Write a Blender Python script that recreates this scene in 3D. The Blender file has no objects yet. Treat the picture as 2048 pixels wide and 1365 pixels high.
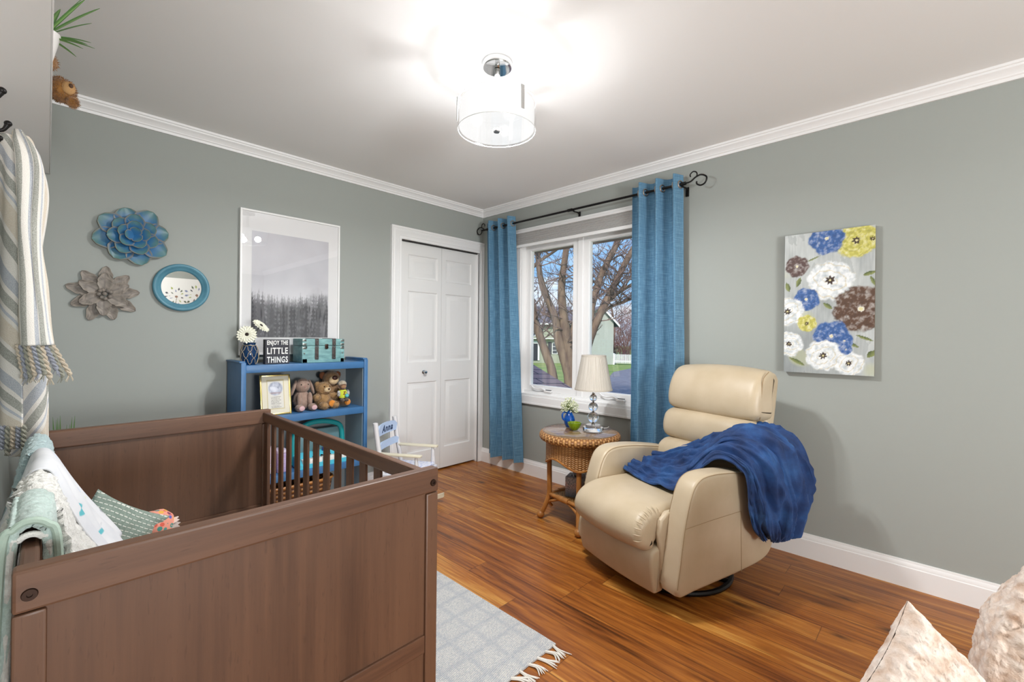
import bpy, bmesh, math, random
from math import sin, cos, pi, sqrt, radians as R, atan2, floor, exp, hypot
from mathutils import Vector as V, Matrix, noise
SC = bpy.context.scene
COL = SC.collection
rnd = random.Random(7)

def lin(h):
    h = h.lstrip('#')
    o = []
    for i in (0, 2, 4):
        c = int(h[i:i+2], 16) / 255
        o.append(c / 12.92 if c <= .04045 else ((c + .055) / 1.055) ** 2.4)
    return (o[0], o[1], o[2], 1)
def lerp(a, b, t): return a + (b - a) * t
def mixc(a, b, t): return tuple(a[i] + (b[i] - a[i]) * t for i in range(3)) + (1,)
def clamp(x, a=0., b=1.): return a if x < a else b if x > b else x
def sstep(a, b, x):
    t = clamp((x - a) / (b - a)); return t * t * (3 - 2 * t)
def nz(x, y, z=0.): return noise.noise(V((x, y, z)))
def fbm(x, y, z=0., o=4):
    s = 0; a = .5
    for i in range(o):
        s += a * noise.noise(V((x, y, z))); x *= 2.03; y *= 2.03; z *= 2.03; a *= .5
    return s

# ---------------------------------------------------------------- mesh building
class MB:
    def __init__(s):
        s.v = []; s.f = []; s.mi = []; s.uv = {}; s.col = {}; s.M = Matrix(); s.k = 0
    def add(s, vs, fs, uv=None, col=None):
        o = len(s.v)
        s.v += [tuple(s.M @ V(p)) for p in vs]
        for f in fs:
            s.f.append([i + o for i in f]); s.mi.append(s.k)
        if uv:
            for i, u in enumerate(uv): s.uv[o + i] = u
        if col:
            for i, c in enumerate(col): s.col[o + i] = c
        return s
    def bm(s, bm):
        bm.verts.index_update()
        vs = [v.co.copy() for v in bm.verts]; fs = [[v.index for v in f.verts] for f in bm.faces]
        bm.free(); return s.add(vs, fs)
    def box(s, a, b, bev=0, seg=2):
        bm = bmesh.new(); bmesh.ops.create_cube(bm, size=1)
        for v in bm.verts:
            v.co = V([(a[i] + b[i]) / 2 + v.co[i] * (b[i] - a[i]) for i in range(3)])
        if bev: bmesh.ops.bevel(bm, geom=bm.edges[:], offset=bev, segments=seg, affect='EDGES', profile=.5)
        return s.bm(bm)
    def rows(s, Rw, cu=False, cv=False, thick=0, colf=None, ur=1., vr=1., uvs=None):
        """grid of points Rw[i][j]; cu closes i, cv closes j; thick makes a two sided shell"""
        ni, nj = len(Rw), len(Rw[0])
        P = [[V(p) for p in r] for r in Rw]
        vs = [p for r in P for p in r]; fs = []
        for i in range(ni if cu else ni - 1):
            for j in range(nj if cv else nj - 1):
                a, b = i, (i + 1) % ni; c, d = j, (j + 1) % nj
                fs.append([a * nj + c, b * nj + c, b * nj + d, a * nj + d])
        uv = [(uvs(i / max(1, ni - 1), j / max(1, nj - 1)) if uvs else (i / max(1, ni - 1) * ur, j / max(1, nj - 1) * vr)) for i in range(ni) for j in range(nj)]
        col = [colf(i / max(1, ni - 1), j / max(1, nj - 1)) for i in range(ni) for j in range(nj)] if colf else None
        if thick:
            N = normals(P, cu, cv); o = len(vs)
            vs += [P[i][j] - N[i][j] * thick for i in range(ni) for j in range(nj)]
            fs += [[q + o for q in reversed(f)] for f in fs]
            if not cu:
                for i in (0, ni - 1):
                    for j in range(nj if cv else nj - 1):
                        a, b = i * nj + j, i * nj + (j + 1) % nj; fs.append([a, b, b + o, a + o])
            if not cv:
                for j in (0, nj - 1):
                    for i in range(ni if cu else ni - 1):
                        a, b = i * nj + j, ((i + 1) % ni) * nj + j; fs.append([a, b, b + o, a + o])
            uv = uv + uv
            if col: col = col + col
        return s.add(vs, fs, uv, col)
    def tube(s, pts, r, n=8, closed=False, cap=True):
        P = [V(p) for p in pts]; m = len(P)
        rs = r if isinstance(r, (list, tuple)) else [r] * m
        T = []
        for i in range(m):
            a = P[(i - 1) % m] if (closed or i > 0) else P[i]; b = P[(i + 1) % m] if (closed or i < m - 1) else P[i]
            d = b - a; T.append(d.normalized() if d.length > 1e-9 else V((0, 0, 1)))
        x = T[0].orthogonal().normalized(); Rw = []
        for i in range(m):
            x = x - T[i] * x.dot(T[i])
            x = x.normalized() if x.length > 1e-6 else T[i].orthogonal().normalized()
            y = T[i].cross(x)
            Rw.append([P[i] + (x * cos(2 * pi * k / n) + y * sin(2 * pi * k / n)) * rs[i] for k in range(n)])
        o = len(s.v); s.rows(Rw, cu=closed, cv=True)
        if cap and not closed:
            s.f.append([o + k for k in range(n)][::-1]); s.mi.append(s.k)
            s.f.append([o + (m - 1) * n + k for k in range(n)]); s.mi.append(s.k)
        return s
    def cyl(s, a, b, r0, r1=None, n=20): return s.tube([a, b], [r0, r0 if r1 is None else r1], n)
    def lathe(s, prof, n=32, c=(0, 0, 0), wob=None, cap=True):
        Rw = []
        for (r, z) in prof:
            Rw.append([(c[0] + (r * (wob(2 * pi * k / n, z) if wob else 1)) * cos(2 * pi * k / n),
                        c[1] + (r * (wob(2 * pi * k / n, z) if wob else 1)) * sin(2 * pi * k / n), c[2] + z) for k in range(n)])
        o = len(s.v); s.rows(Rw, cv=True); m = len(prof)
        if cap and prof[0][0] > 1e-6: s.f.append([o + k for k in range(n)][::-1]); s.mi.append(s.k)
        if cap and prof[-1][0] > 1e-6: s.f.append([o + (m - 1) * n + k for k in range(n)]); s.mi.append(s.k)
        return s
    def ell(s, c, r, rot=None, n=14, fuzz=None, seed=1, lump=0, lf=8):
        if not isinstance(r, (list, tuple)): r = (r, r, r)
        M = Matrix.Translation(c) @ (rot.to_4x4() if rot else Matrix())
        rows = []
        for i in range(n + 1):
            t = pi * i / n; row = []
            for k in range(n * 2):
                a = pi * k / n; d = V((sin(t) * cos(a), sin(t) * sin(a), cos(t)))
                q = 1 + (lump * nz(d.x * lf + seed, d.y * lf, d.z * lf) if lump else 0)
                row.append(M @ V((d.x * r[0] * q, d.y * r[1] * q, d.z * r[2] * q)))
            rows.append(row)
        s.rows(rows, cv=True)
        if fuzz:
            rg = random.Random(seed); cnt, ln, w = fuzz; vs = []; fs = []
            for i in range(cnt):
                z = rg.uniform(-1, 1); a = rg.uniform(0, 2 * pi); q = sqrt(1 - z * z); d = V((q * cos(a), q * sin(a), z))
                p = M @ V((d.x * r[0], d.y * r[1], d.z * r[2])) * 1
                nn = (M.to_3x3() @ V((d.x / r[0], d.y / r[1], d.z / r[2]))).normalized()
                j = V((rg.uniform(-1, 1), rg.uniform(-1, 1), rg.uniform(-1.3, .7))) * .7
                tp = p + (nn + j * .8).normalized() * ln * rg.uniform(.6, 1.2)
                sd = nn.cross(V((rg.uniform(-1, 1), rg.uniform(-1, 1), rg.uniform(-1, 1)))).normalized() * w
                b = len(vs); p0 = p - nn * ln * .2; vs += [p0 - sd, p0 + sd, tp]; fs.append([b, b + 1, b + 2])
            s.add(vs, fs)
        return s
    def extr(s, prof, a0, a1, r, fn, seg=4, crown=0):
        """closed 2D profile carried from a0 to a1 with ends rounded by r; fn(p,q,a)->xyz"""
        n = len(prof); P = [V((p[0], p[1], 0)) for p in prof]
        area = sum(P[i].x * P[(i + 1) % n].y - P[(i + 1) % n].x * P[i].y for i in range(n))
        sg = 1 if area > 0 else -1; N = []
        for i in range(n):
            e1 = (P[i] - P[i - 1]); e2 = (P[(i + 1) % n] - P[i])
            n1 = V((e1.y, -e1.x, 0)); n2 = V((e2.y, -e2.x, 0))
            n1 = n1.normalized() if n1.length else n1; n2 = n2.normalized() if n2.length else n2
            N.append((n1 + n2).normalized() * sg)
        secs = []
        for t in range(seg + 1):
            g = t / seg * pi / 2; secs.append((a0 + (r * (1 - cos(g))) * (1 if a1 > a0 else -1), r * (1 - sin(g))))
        mid = [(lerp(secs[-1][0], a0 + a1 - secs[-1][0], k / 7), -crown * (1 - (2 * k / 7 - 1) ** 2)) for k in range(1, 7)] if crown else []
        secs = secs + mid + [(a0 + a1 - a, i) for a, i in reversed(secs)]
        rows = [[fn(P[i].x - N[i].x * ins, P[i].y - N[i].y * ins, a) for i in range(n)] for a, ins in secs]
        o = len(s.v); s.rows(rows, cv=True); m = len(rows)
        s.f.append([o + k for k in range(n)][::-1]); s.mi.append(s.k)
        s.f.append([o + (m - 1) * n + k for k in range(n)]); s.mi.append(s.k)
        return s
    def mesh(s, name):
        me = bpy.data.meshes.new(name)
        me.from_pydata(s.v, [], s.f)
        bm = bmesh.new(); bm.from_mesh(me)
        bmesh.ops.recalc_face_normals(bm, faces=bm.faces[:])
        bm.to_mesh(me); bm.free()
        return me
def normals(P, cu=False, cv=False):
    ni, nj = len(P), len(P[0]); N = []
    for i in range(ni):
        row = []
        for j in range(nj):
            a = P[(i - 1) % ni if cu else max(0, i - 1)][j]; b = P[(i + 1) % ni if cu else min(ni - 1, i + 1)][j]
            c = P[i][(j - 1) % nj if cv else max(0, j - 1)]; d = P[i][(j + 1) % nj if cv else min(nj - 1, j + 1)]
            n = (V(b) - V(a)).cross(V(d) - V(c)); row.append(n.normalized() if n.length > 1e-12 else V((0, 0, 1)))
        N.append(row)
    return N
def cat(p0, p1, p2, p3, t):
    return (p1 * 2 + (p2 - p0) * t + (p0 * 2 - p1 * 5 + p2 * 4 - p3) * t * t + (p1 * 3 - p0 - p2 * 3 + p3) * t * t * t) * .5
def spline(pts, n, closed=False):
    P = [V(p) for p in pts]; m = len(P); out = []
    L = m if closed else m - 1
    g = (lambda i: P[i % m]) if closed else (lambda i: P[max(0, min(m - 1, i))])
    tot = n if closed else n - 1
    for k in range(n):
        x = k / tot * L; i = min(int(x), L - 1) if not closed else int(x) % m; t = x - int(x) if (closed or x < L) else 1.
        out.append(cat(g(i - 1), g(i), g(i + 1), g(i + 2), t))
    return out
def patch(ctrl, nu, nv):
    cols = [spline(r, nv) for r in ctrl]
    return [list(x) for x in zip(*[spline([c[j] for c in cols], nu) for j in range(nv)])]
def disp(rows, fn):
    P = [[V(p) for p in r] for r in rows]; N = normals(P); ni, nj = len(P), len(P[0])
    return [[P[i][j] + N[i][j] * fn(i / (ni - 1), j / (nj - 1), P[i][j]) for j in range(nj)] for i in range(ni)]

def obj(name, mb, mt, parent=None, ang=38, sub=0):
    me = mb.mesh(name)
    for m in (mt if isinstance(mt, (list, tuple)) else [mt]): me.materials.append(m)
    if any(mb.mi): me.polygons.foreach_set('material_index', mb.mi)
    if mb.uv:
        ul = me.uv_layers.new(name='UVMap')
        for l in me.loops: ul.data[l.index].uv = mb.uv.get(l.vertex_index, (0, 0))
    if mb.col:
        ca = me.color_attributes.new('Col', 'FLOAT_COLOR', 'POINT')
        for i in range(len(me.vertices)): ca.data[i].color = mb.col.get(i, (.5, .5, .5, 1))
    if ang:
        me.polygons.foreach_set('use_smooth', [True] * len(me.polygons)); me.set_sharp_from_angle(angle=R(ang))
    o = bpy.data.objects.new(name, me); COL.objects.link(o)
    if parent: o.parent = parent
    if sub:
        md = o.modifiers.new('Subdivision', 'SUBSURF'); md.levels = md.render_levels = sub
    return o
def thing(name, label, cat_, loc=(0, 0, 0), rz=0, group=None):
    o = bpy.data.objects.new(name, None); COL.objects.link(o); o.empty_display_size = .05
    o.location = loc; o.rotation_euler = (0, 0, rz); o['label'] = label; o['category'] = cat_
    if group: o['group'] = group
    return o
def tag(o, label, cat_, group=None, kind=None):
    o['label'] = label; o['category'] = cat_
    if group: o['group'] = group
    if kind: o['kind'] = kind
    return o
def struct(name, label=None, loc=(0, 0, 0)):
    o = bpy.data.objects.new(name, None); COL.objects.link(o); o.location = loc; o['kind'] = 'structure'
    if label: o['label'] = label
    return o
def st(o, label=None):
    o['kind'] = 'structure'
    if label: o['label'] = label
    return o
def copytree(o, loc=None, label=None, rz=None):
    c = o.copy(); COL.objects.link(c)
    for ch in list(o.children):
        d = ch.copy(); COL.objects.link(d); d.parent = c
        for g in list(ch.children):
            e = g.copy(); COL.objects.link(e); e.parent = d
    if loc is not None: c.location = loc
    if rz is not None: c.rotation_euler = (0, 0, rz)
    if label: c['label'] = label
    return c
def text_mb(txt, size, ext, sx=1, off=0, shear=0, spacing=1):
    cu = bpy.data.curves.new('lettering', 'FONT'); cu.body = txt; cu.size = size; cu.extrude = ext; cu.offset = off
    cu.align_x = 'CENTER'; cu.align_y = 'CENTER'; cu.resolution_u = 3; cu.shear = shear; cu.space_character = spacing
    o = bpy.data.objects.new('lettering', cu); COL.objects.link(o)
    dg = bpy.context.evaluated_depsgraph_get(); me = o.evaluated_get(dg).to_mesh()
    vs = [(v.co.x * sx, v.co.y, v.co.z) for v in me.vertices]; fs = [list(p.vertices) for p in me.polygons]
    o.evaluated_get(dg).to_mesh_clear(); bpy.data.objects.remove(o); bpy.data.curves.remove(cu)
    return vs, fs

# ---------------------------------------------------------------- materials
class NT:
    def __init__(s, name):
        s.m = bpy.data.materials.new(name); s.m.use_nodes = True; s.t = s.m.node_tree; s.b = s.t.nodes['Principled BSDF']
        s.out = s.t.nodes['Material Output']
    def n(s, ty, props=None, **inp):
        nd = s.t.nodes.new(ty)
        for k, v in (props or {}).items(): setattr(nd, k, v)
        for k, v in inp.items():
            k2 = int(k[1:]) if k[0] == 'i' and k[1:].isdigit() else k.replace('_', ' ')
            s.set(nd.inputs[k2], v)
        return nd
    def set(s, sock, v):
        if isinstance(v, bpy.types.NodeSocket): s.t.links.new(v, sock)
        else: sock.default_value = v
    def math(s, op, a, b=0., c=0.): return s.n('ShaderNodeMath', {'operation': op}, i0=a, i1=b, i2=c).outputs[0]
    def co(s, kind='Object'): return s.n('ShaderNodeTexCoord').outputs[kind]
    def map(s, v, sc=(1, 1, 1), loc=(0, 0, 0), rot=(0, 0, 0)):
        return s.n('ShaderNodeMapping', None, Vector=v, Scale=sc, Location=loc, Rotation=rot).outputs[0]
    def noise(s, v, sc=5., det=3., rough=.55, dist=0.):
        return s.n('ShaderNodeTexNoise', None, Vector=v, Scale=sc, Detail=det, Roughness=rough, Distortion=dist).outputs[0]
    def vor(s, v, sc=5., feat='F1', out=0): return s.n('ShaderNodeTexVoronoi', {'feature': feat}, Vector=v, Scale=sc).outputs[out]
    def white(s, v): return s.n('ShaderNodeTexWhiteNoise', {'noise_dimensions': '3D'}, Vector=v).outputs[0]
    def mix(s, f, a, b):
        nd = s.t.nodes.new('ShaderNodeMix'); nd.data_type = 'RGBA'
        s.set(nd.inputs[0], f); s.set(nd.inputs[6], a); s.set(nd.inputs[7], b); return nd.outputs[2]
    def ramp(s, f, stops, interp='LINEAR'):
        nd = s.t.nodes.new('ShaderNodeValToRGB'); cr = nd.color_ramp; cr.interpolation = interp
        while len(cr.elements) < len(stops): cr.elements.new(.5)
        for e, (p, c) in zip(cr.elements, stops):
            e.position = p; e.color = c if not isinstance(c, (int, float)) else (c, c, c, 1)
        s.set(nd.inputs[0], f); return nd.outputs[0]
    def sep(s, v): return s.n('ShaderNodeSeparateXYZ', None, Vector=v).outputs
    def comb(s, x, y, z=0.): return s.n('ShaderNodeCombineXYZ', None, X=x, Y=y, Z=z).outputs[0]
    def bump(s, h, strength=.3, dist=.01):
        s.set(s.b.inputs['Normal'], s.n('ShaderNodeBump', None, Height=h, Strength=strength, Distance=dist).outputs[0])
    def fin(s, col=None, rough=None, metal=None, **kw):
        for k, v in (('Base Color', col), ('Roughness', rough), ('Metallic', metal)):
            if v is not None: s.set(s.b.inputs[k], v)
        for k, v in kw.items(): s.set(s.b.inputs[k.replace('_', ' ')], v)
        return s.m
def mat(name, col, rough=.5, metal=0, col2=None, ns=6, stretch=(1, 1, 1), bump=None, det=4, sheen=0, lo=.35, hi=.65, **kw):
    t = NT(name); c = lin(col) if isinstance(col, str) else col
    o = t.co(); f = None
    if col2:
        f = t.noise(t.map(o, stretch), ns, det); c = t.mix(t.ramp(f, [(lo, 0.), (hi, 1.)]), c, lin(col2))
    if bump:
        h = t.noise(t.map(o, bump[2] if len(bump) > 2 else (1, 1, 1)), bump[0], 4.)
        t.bump(h, bump[1], bump[3] if len(bump) > 3 else .004)
    if sheen: kw['Sheen_Weight'] = sheen
    return t.fin(c, rough, metal, **kw)
def vcol(name, rough=.6, bump=None, **kw):
    t = NT(name); c = t.n('ShaderNodeAttribute', {'attribute_name': 'Col'}).outputs['Color']
    if bump: t.bump(t.noise(t.co(), bump[0], 4.), bump[1], .003)
    return t.fin(c, rough, 0., **kw)
def glass_mat(name, tint=(1, 1, 1, 1), rough=0., ior=1.45): return NT(name).fin(tint, rough, 0., Transmission_Weight=1., IOR=ior)
def pane_mat(name, gl=.06):
    t = NT(name); t.t.nodes.remove(t.b)
    a = t.n('ShaderNodeBsdfTransparent').outputs[0]; b = t.n('ShaderNodeBsdfGlossy', None, Roughness=0.0).outputs[0]
    lw = t.n('ShaderNodeLayerWeight', None, Blend=.12).outputs['Facing']
    mx = t.n('ShaderNodeMixShader', None, i0=t.math('ADD', t.math('MULTIPLY', lw, .5), gl * .6), i1=a, i2=b).outputs[0]
    t.t.links.new(mx, t.out.inputs[0]); return t.m
def wood_mat(name, axis, base, dark, light, rough=.45, sc=1.):
    """grain runs along the given axis"""
    t = NT(name); o = t.co(); k = [55 * sc, 55 * sc, 55 * sc]; k[axis] = 2.2 * sc
    k2 = [9 * sc, 9 * sc, 9 * sc]; k2[axis] = .5 * sc
    g = t.noise(t.map(o, k), 1., 5., .6); w = t.noise(t.map(o, k2), 1., 3.)
    c = t.mix(t.ramp(g, [(.3, 0.), (.7, 1.)]), lin(dark), lin(base))
    c = t.mix(t.ramp(w, [(.35, 0.), (.7, .75)]), c, lin(light))
    k3 = [160 * sc] * 3; k3[axis] = 26 * sc
    fl = t.noise(t.map(o, k3), 1., 2.); c = t.mix(t.ramp(fl, [(.62, 0.), (.72, .45)]), c, lin(dark))
    t.bump(g, .08, .002); return t.fin(c, rough, 0.)
def weave_mat(name, c1, c2, nu, nv, rough=.6, depth=.6, dist=.004):
    t = NT(name); uv = t.sep(t.co('UV')); x = t.math('MULTIPLY', uv[0], nu * pi); y = t.math('MULTIPLY', uv[1], nv * pi)
    a = t.math('SINE', x); b = t.math('SINE', t.math('ADD', y, t.math('MULTIPLY', t.math('FLOOR', t.math('DIVIDE', x, pi)), pi)))
    h = t.math('MULTIPLY', t.math('ABSOLUTE', a), t.math('ADD', t.math('MULTIPLY', b, .5), .5))
    nn = t.noise(t.co(), 14., 3.)
    c = t.mix(t.ramp(h, [(.05, 0.), (.45, 1.)]), lin(c2), lin(c1)); c = t.mix(t.ramp(nn, [(.4, 0.), (.75, .5)]), c, lin(c2))
    t.bump(h, depth, dist); return t.fin(c, rough, 0.)
def cloth_mat(name, col, col2, nu=220, nv=220, rough=.9, sheen=.2, amp=.25):
    t = NT(name); uv = t.sep(t.co('UV'))
    a = t.math('SINE', t.math('MULTIPLY', uv[0], nu * pi)); b = t.math('SINE', t.math('MULTIPLY', uv[1], nv * pi))
    n1 = t.noise(t.map(t.co('UV'), (nu * .35, nv * .02, 1)), 1., 2.); n2 = t.noise(t.map(t.co('UV'), (nu * .02, nv * .35, 1)), 1., 2.)
    f = t.math('ADD', t.math('MULTIPLY', n1, .5), t.math('MULTIPLY', n2, .5))
    c = t.mix(t.ramp(f, [(.35, 0.), (.65, 1.)]), lin(col), lin(col2))
    t.bump(t.math('ADD', a, b), amp, .001); return t.fin(c, rough, 0., Sheen_Weight=sheen)
# ---------------------------------------------------------------- camera
HC, YAW, ROLL, FPX = 1.2168, .7669, .0101, 895.59
cam = bpy.data.objects.new('camera', bpy.data.cameras.new('camera')); COL.objects.link(cam)
fw = V((cos(YAW), sin(YAW), 0)); rt = V((sin(YAW), -cos(YAW), 0)); up = V((0, 0, 1))
r2 = rt * cos(ROLL) + up * sin(ROLL); u2 = up * cos(ROLL) - rt * sin(ROLL)
M = Matrix((r2, u2, -fw)).transposed().to_4x4(); M.translation = (0, 0, HC); cam.matrix_world = M
cam.data.sensor_width = 36; cam.data.lens = FPX / 2048 * 36; cam.data.shift_y = -(682.5 - 673.52) / 2048
cam.data.clip_start = .02; cam.data.clip_end = 400
SC.camera = cam

# ---------------------------------------------------------------- room
XL, XR, YB, YA, HZ = -.19, 2.958, -3.2, 3.2556, 2.44
m_wall = mat('sage_wall_paint', '#9ea29d', .75, bump=(260, .06, (1, 1, 1), .001))
m_ceil = mat('ceiling_paint', '#f0efed', .8, bump=(240, .08, (1, 1, 1), .001))
m_trim = mat('white_trim_paint', '#eeedec', .35)
m_door = mat('white_door_paint', '#e4e3e1', .4)
m_dark = mat('closet_dark', '#2a2826', .8)
m_black = mat('black_iron', '#1c1a19', .42, .6)
m_chrome = mat('chrome', '#d8d8d8', .08, 1.)
m_bronze = mat('bronze_bolt', '#3a2a22', .4, .7)

def floor_mat():
    t = NT('laminate_planks'); o = t.co(); p = t.sep(o); W, L = .127, 1.22
    xi = t.math('FLOOR', t.math('DIVIDE', p[0], W)); off = t.math('MULTIPLY', t.white(t.comb(xi, 3.1, 7.7)), L)
    ys = t.math('ADD', p[1], off); yi = t.math('FLOOR', t.math('DIVIDE', ys, L)); rv = t.white(t.comb(xi, yi, 1.3))
    sh = t.math('MULTIPLY', rv, 13.); v = t.comb(t.math('ADD', p[0], sh), t.math('ADD', p[1], t.math('MULTIPLY', rv, 31.)), sh)
    g = t.noise(t.map(v, (70, 3.2, 1)), 1., 5., .65, .4); b = t.noise(t.map(v, (13, 1.1, 1)), 1., 4., .55, 1.2)
    c = t.ramp(t.math('ADD', t.math('MULTIPLY', g, .45), t.math('ADD', t.math('MULTIPLY', b, .5), t.math('MULTIPLY', rv, .12))),
               [(.33, lin('#4a260b')), (.45, lin('#84491a')), (.56, lin('#a46325')), (.70, lin('#ca9145'))])
    s2 = t.noise(t.map(v, (120, 1.4, 1)), 1., 3., .5, .2); c = t.mix(t.ramp(s2, [(.6, 0.), (.68, .55)]), c, lin('#5a3314'))
    kv = t.map(v, (8.5, 2.6, 1)); kd = t.n('ShaderNodeTexVoronoi', {'feature': 'F1'}, Vector=kv, Scale=1.).outputs[0]
    kn = t.math('ADD', kd, t.math('MULTIPLY', t.math('SUBTRACT', t.noise(t.map(v, (40, 12, 1)), 1., 4.), .5), .22))
    kk = t.math('MULTIPLY', t.ramp(kn, [(.03, 1.), (.2, 0.)]), t.ramp(t.noise(t.map(v, (3, 1, 1)), 1., 1.), [(.5, 0.), (.56, .85)]))
    c = t.mix(kk, c, lin('#2c1508'))
    fx = t.math('FRACT', t.math('DIVIDE', p[0], W)); fy = t.math('FRACT', t.math('DIVIDE', ys, L))
    ex = t.math('MINIMUM', fx, t.math('SUBTRACT', 1., fx)); ey = t.math('MULTIPLY', t.math('MINIMUM', fy, t.math('SUBTRACT', 1., fy)), L / W)
    e = t.ramp(t.math('MINIMUM', ex, ey), [(.006, 0.), (.02, 1.)])
    c = t.mix(t.math('MULTIPLY', t.math('SUBTRACT', 1., e), .6), c, lin('#4a250e'))
    t.bump(t.math('ADD', t.math('MULTIPLY', g, .25), e), .25, .0015)
    return t.fin(c, t.math('ADD', .27, t.math('MULTIPLY', g, .16)), 0.)
st(obj('floor', MB().box((XL - .1, YB - .1, -.12), (XR + .1, 3.55, 0)), floor_mat(), ang=0), 'warm brown plank floor with dark knots')
st(obj('ceiling', MB().box((XL - .1, YB - .1, HZ), (XR + .14, 3.55, HZ + .1)), m_ceil, ang=0), 'plain white ceiling')
# far wall with the closet opening
st(obj('wall_far', MB().box((XL - .1, YA, 0), (2.03, YA + .12, HZ)).box((2.03, YA, 2.04), (XR, YA + .12, HZ)).box((2.935, YA, 0), (XR, YA + .12, 2.04)), m_wall, ang=0))
st(obj('wall_closet', MB().box((1.9, 3.5, 0), (XR + .14, 3.55, HZ)), m_dark, ang=0))
# window wall
WY0, WY1, WZ0, WZ1 = 1.50, 2.74, .70, 2.12
st(obj('wall_right', MB().box((XR, YB - .1, 0), (XR + .14, WY0, HZ)).box((XR, WY1, 0), (XR + .14, 3.55, HZ)).box((XR, WY0, 0), (XR + .14, WY1, WZ0)).box((XR, WY0, WZ1), (XR + .14, WY1, HZ)), m_wall, ang=0))
st(obj('wall_left', MB().box((XL - .1, YB - .1, 0), (XL, YA, HZ)), m_wall, ang=0))
st(obj('wall_back', MB().box((XL, YB - .1, 0), (XR, YB, HZ)), m_wall, ang=0))

CR = [(0, 2.372), (.011, 2.372), (.0135, 2.385), (.019, 2.389), (.0195, 2.395), (.024, 2.402), (.032, 2.410), (.042, 2.417), (.0435, 2.426), (.050, 2.428), (.052, 2.4395), (0, 2.4395)]
BB = [(0, 0), (.016, 0), (.016, .098), (.0125, .1015), (.0125, .104), (.011, .112), (.0075, .121), (.0065, .1225), (.0065, .1275), (.005, .1315), (0, .1315)]
def run(name, prof, kind, a, b, ma=True, mb_=True):
    """moulding along an axis wall; the ends are mitred inward by the profile depth"""
    m = MB(); rows = []
    for e, mit in ((a, ma), (b, mb_)):
        r = []
        for d, z in prof:
            k = d if mit else 0
            s = k if e == a else -k
            if kind == 'A': r.append((e + s, YA - d, z))
            elif kind == 'R': r.append((XR - d, e + s, z))
            elif kind == 'L': r.append((XL + d, e + s, z))
            else: r.append((e + s, YB + d, z))
        rows.append(r)
    n = len(prof); m.rows(rows, cv=True); m.f.append(list(range(n))); m.mi.append(0); m.f.append([n + i for i in range(n)]); m.mi.append(0)
    return st(obj(name, m, m_trim, ang=25))
run('trim_1', CR, 'A', XL, XR); run('trim_2', CR, 'R', YB, YA); run('trim_3', CR, 'L', YB, YA); run('trim_4', CR, 'B', XL, XR)
run('baseboard_far', BB, 'A', XL, 1.946, True, False); run('baseboard_right', BB, 'R', YB, YA - .001, True, False)
run('baseboard_left', BB, 'L', YB, YA); run('baseboard_back', BB, 'B', XL, XR)

# closet door
d1 = struct('door_1', 'white six panel folding closet door', (2.49, YA, 0))
OX = 2.49
PZ = [(.203, .812), (.985, 1.598), (1.706, 1.911)]
def leaf(x0, x1, px0, px1):
    m = MB(); y0 = .030
    m.box((x0, y0 + .011, .014), (x1, y0 + .034, 2.012))
    zs = [.014] + [z for p in PZ for z in p] + [2.012]
    m.box((x0, y0, .014), (px0, y0 + .011, 2.012)); m.box((px1, y0, .014), (x1, y0 + .011, 2.012))
    for i in range(0, 8, 2): m.box((px0, y0, zs[i]), (px1, y0 + .011, zs[i + 1]))
    for a, b in PZ:
        rr = []
        for ins, dy in ((0, 0), (.008, .009), (.022, .0105), (.030, .0085), (.052, .001), (.06, .001)):
            rr.append([(px0 + ins, y0 + dy, a + ins), (px1 - ins, y0 + dy, a + ins), (px1 - ins, y0 + dy, b - ins), (px0 + ins, y0 + dy, b - ins)])
        o = len(m.v); m.rows(rr, cv=True); m.f.append([o + 20 + k for k in range(4)]); m.mi.append(0)
    return obj('door_leaf', m, m_door, d1, ang=20)
leaf(2.042 - OX, 2.4785 - OX, 2.128 - OX, 2.437 - OX); leaf(2.4815 - OX, 2.932 - OX, 2.527 - OX, 2.834 - OX)
kb = MB(); kb.M = Matrix.Translation((2.294 - OX, .030, .897)) @ Matrix.Rotation(R(90), 4, 'X')
kb.lathe([(.0, 0), (.017, 0), (.017, .003), (.007, .006), (.006, .014), (.012, .02), (.0165, .028), (.0165, .034), (.012, .04), (0, .042)], 24)
obj('door_knob', kb, m_chrome, d1)
obj('door_track', MB().box((2.034 - OX, .012, 2.0115), (2.934 - OX, .05, 2.037)), m_dark, d1, ang=0)
cs = MB(); CP = [(0, 0), (0, -.011), (.012, -.0135), (.02, -.012), (.024, -.0155), (.05, -.017), (.058, -.021), (.066, -.021), (.07, -.018), (.08, -.0235), (.092, -.0235), (.092, 0)]
def casing(m, xi, zi, xo=None, w=.092):
    k = w / .092
    n = len(CP); A = [(xi[0] - d * k, y, 0) for d, y in CP]; B = [(xi[0] - d * k, y, zi + d * k) for d, y in CP]
    C = [(min(xi[1] + d * k, xo if xo else 9), y, zi + d * k) for d, y in CP]; D = [(min(xi[1] + d * k, xo if xo else 9), y, 0) for d, y in CP]
    m.rows([A, B, C, D], cv=False)
casing(cs, (2.038 - OX, 2.900 - OX), 2.022, XR - OX - .002, .1)
cs.box((2.03 - OX, 0, 0), (2.038 - OX, .12, 2.03)).box((2.9 - OX, -.012, 0), (2.94 - OX, .12, 2.03)).box((2.03 - OX, 0, 2.022), (2.94 - OX, .011, 2.045))
obj('door_casing', cs, m_trim, d1, ang=25)

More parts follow.
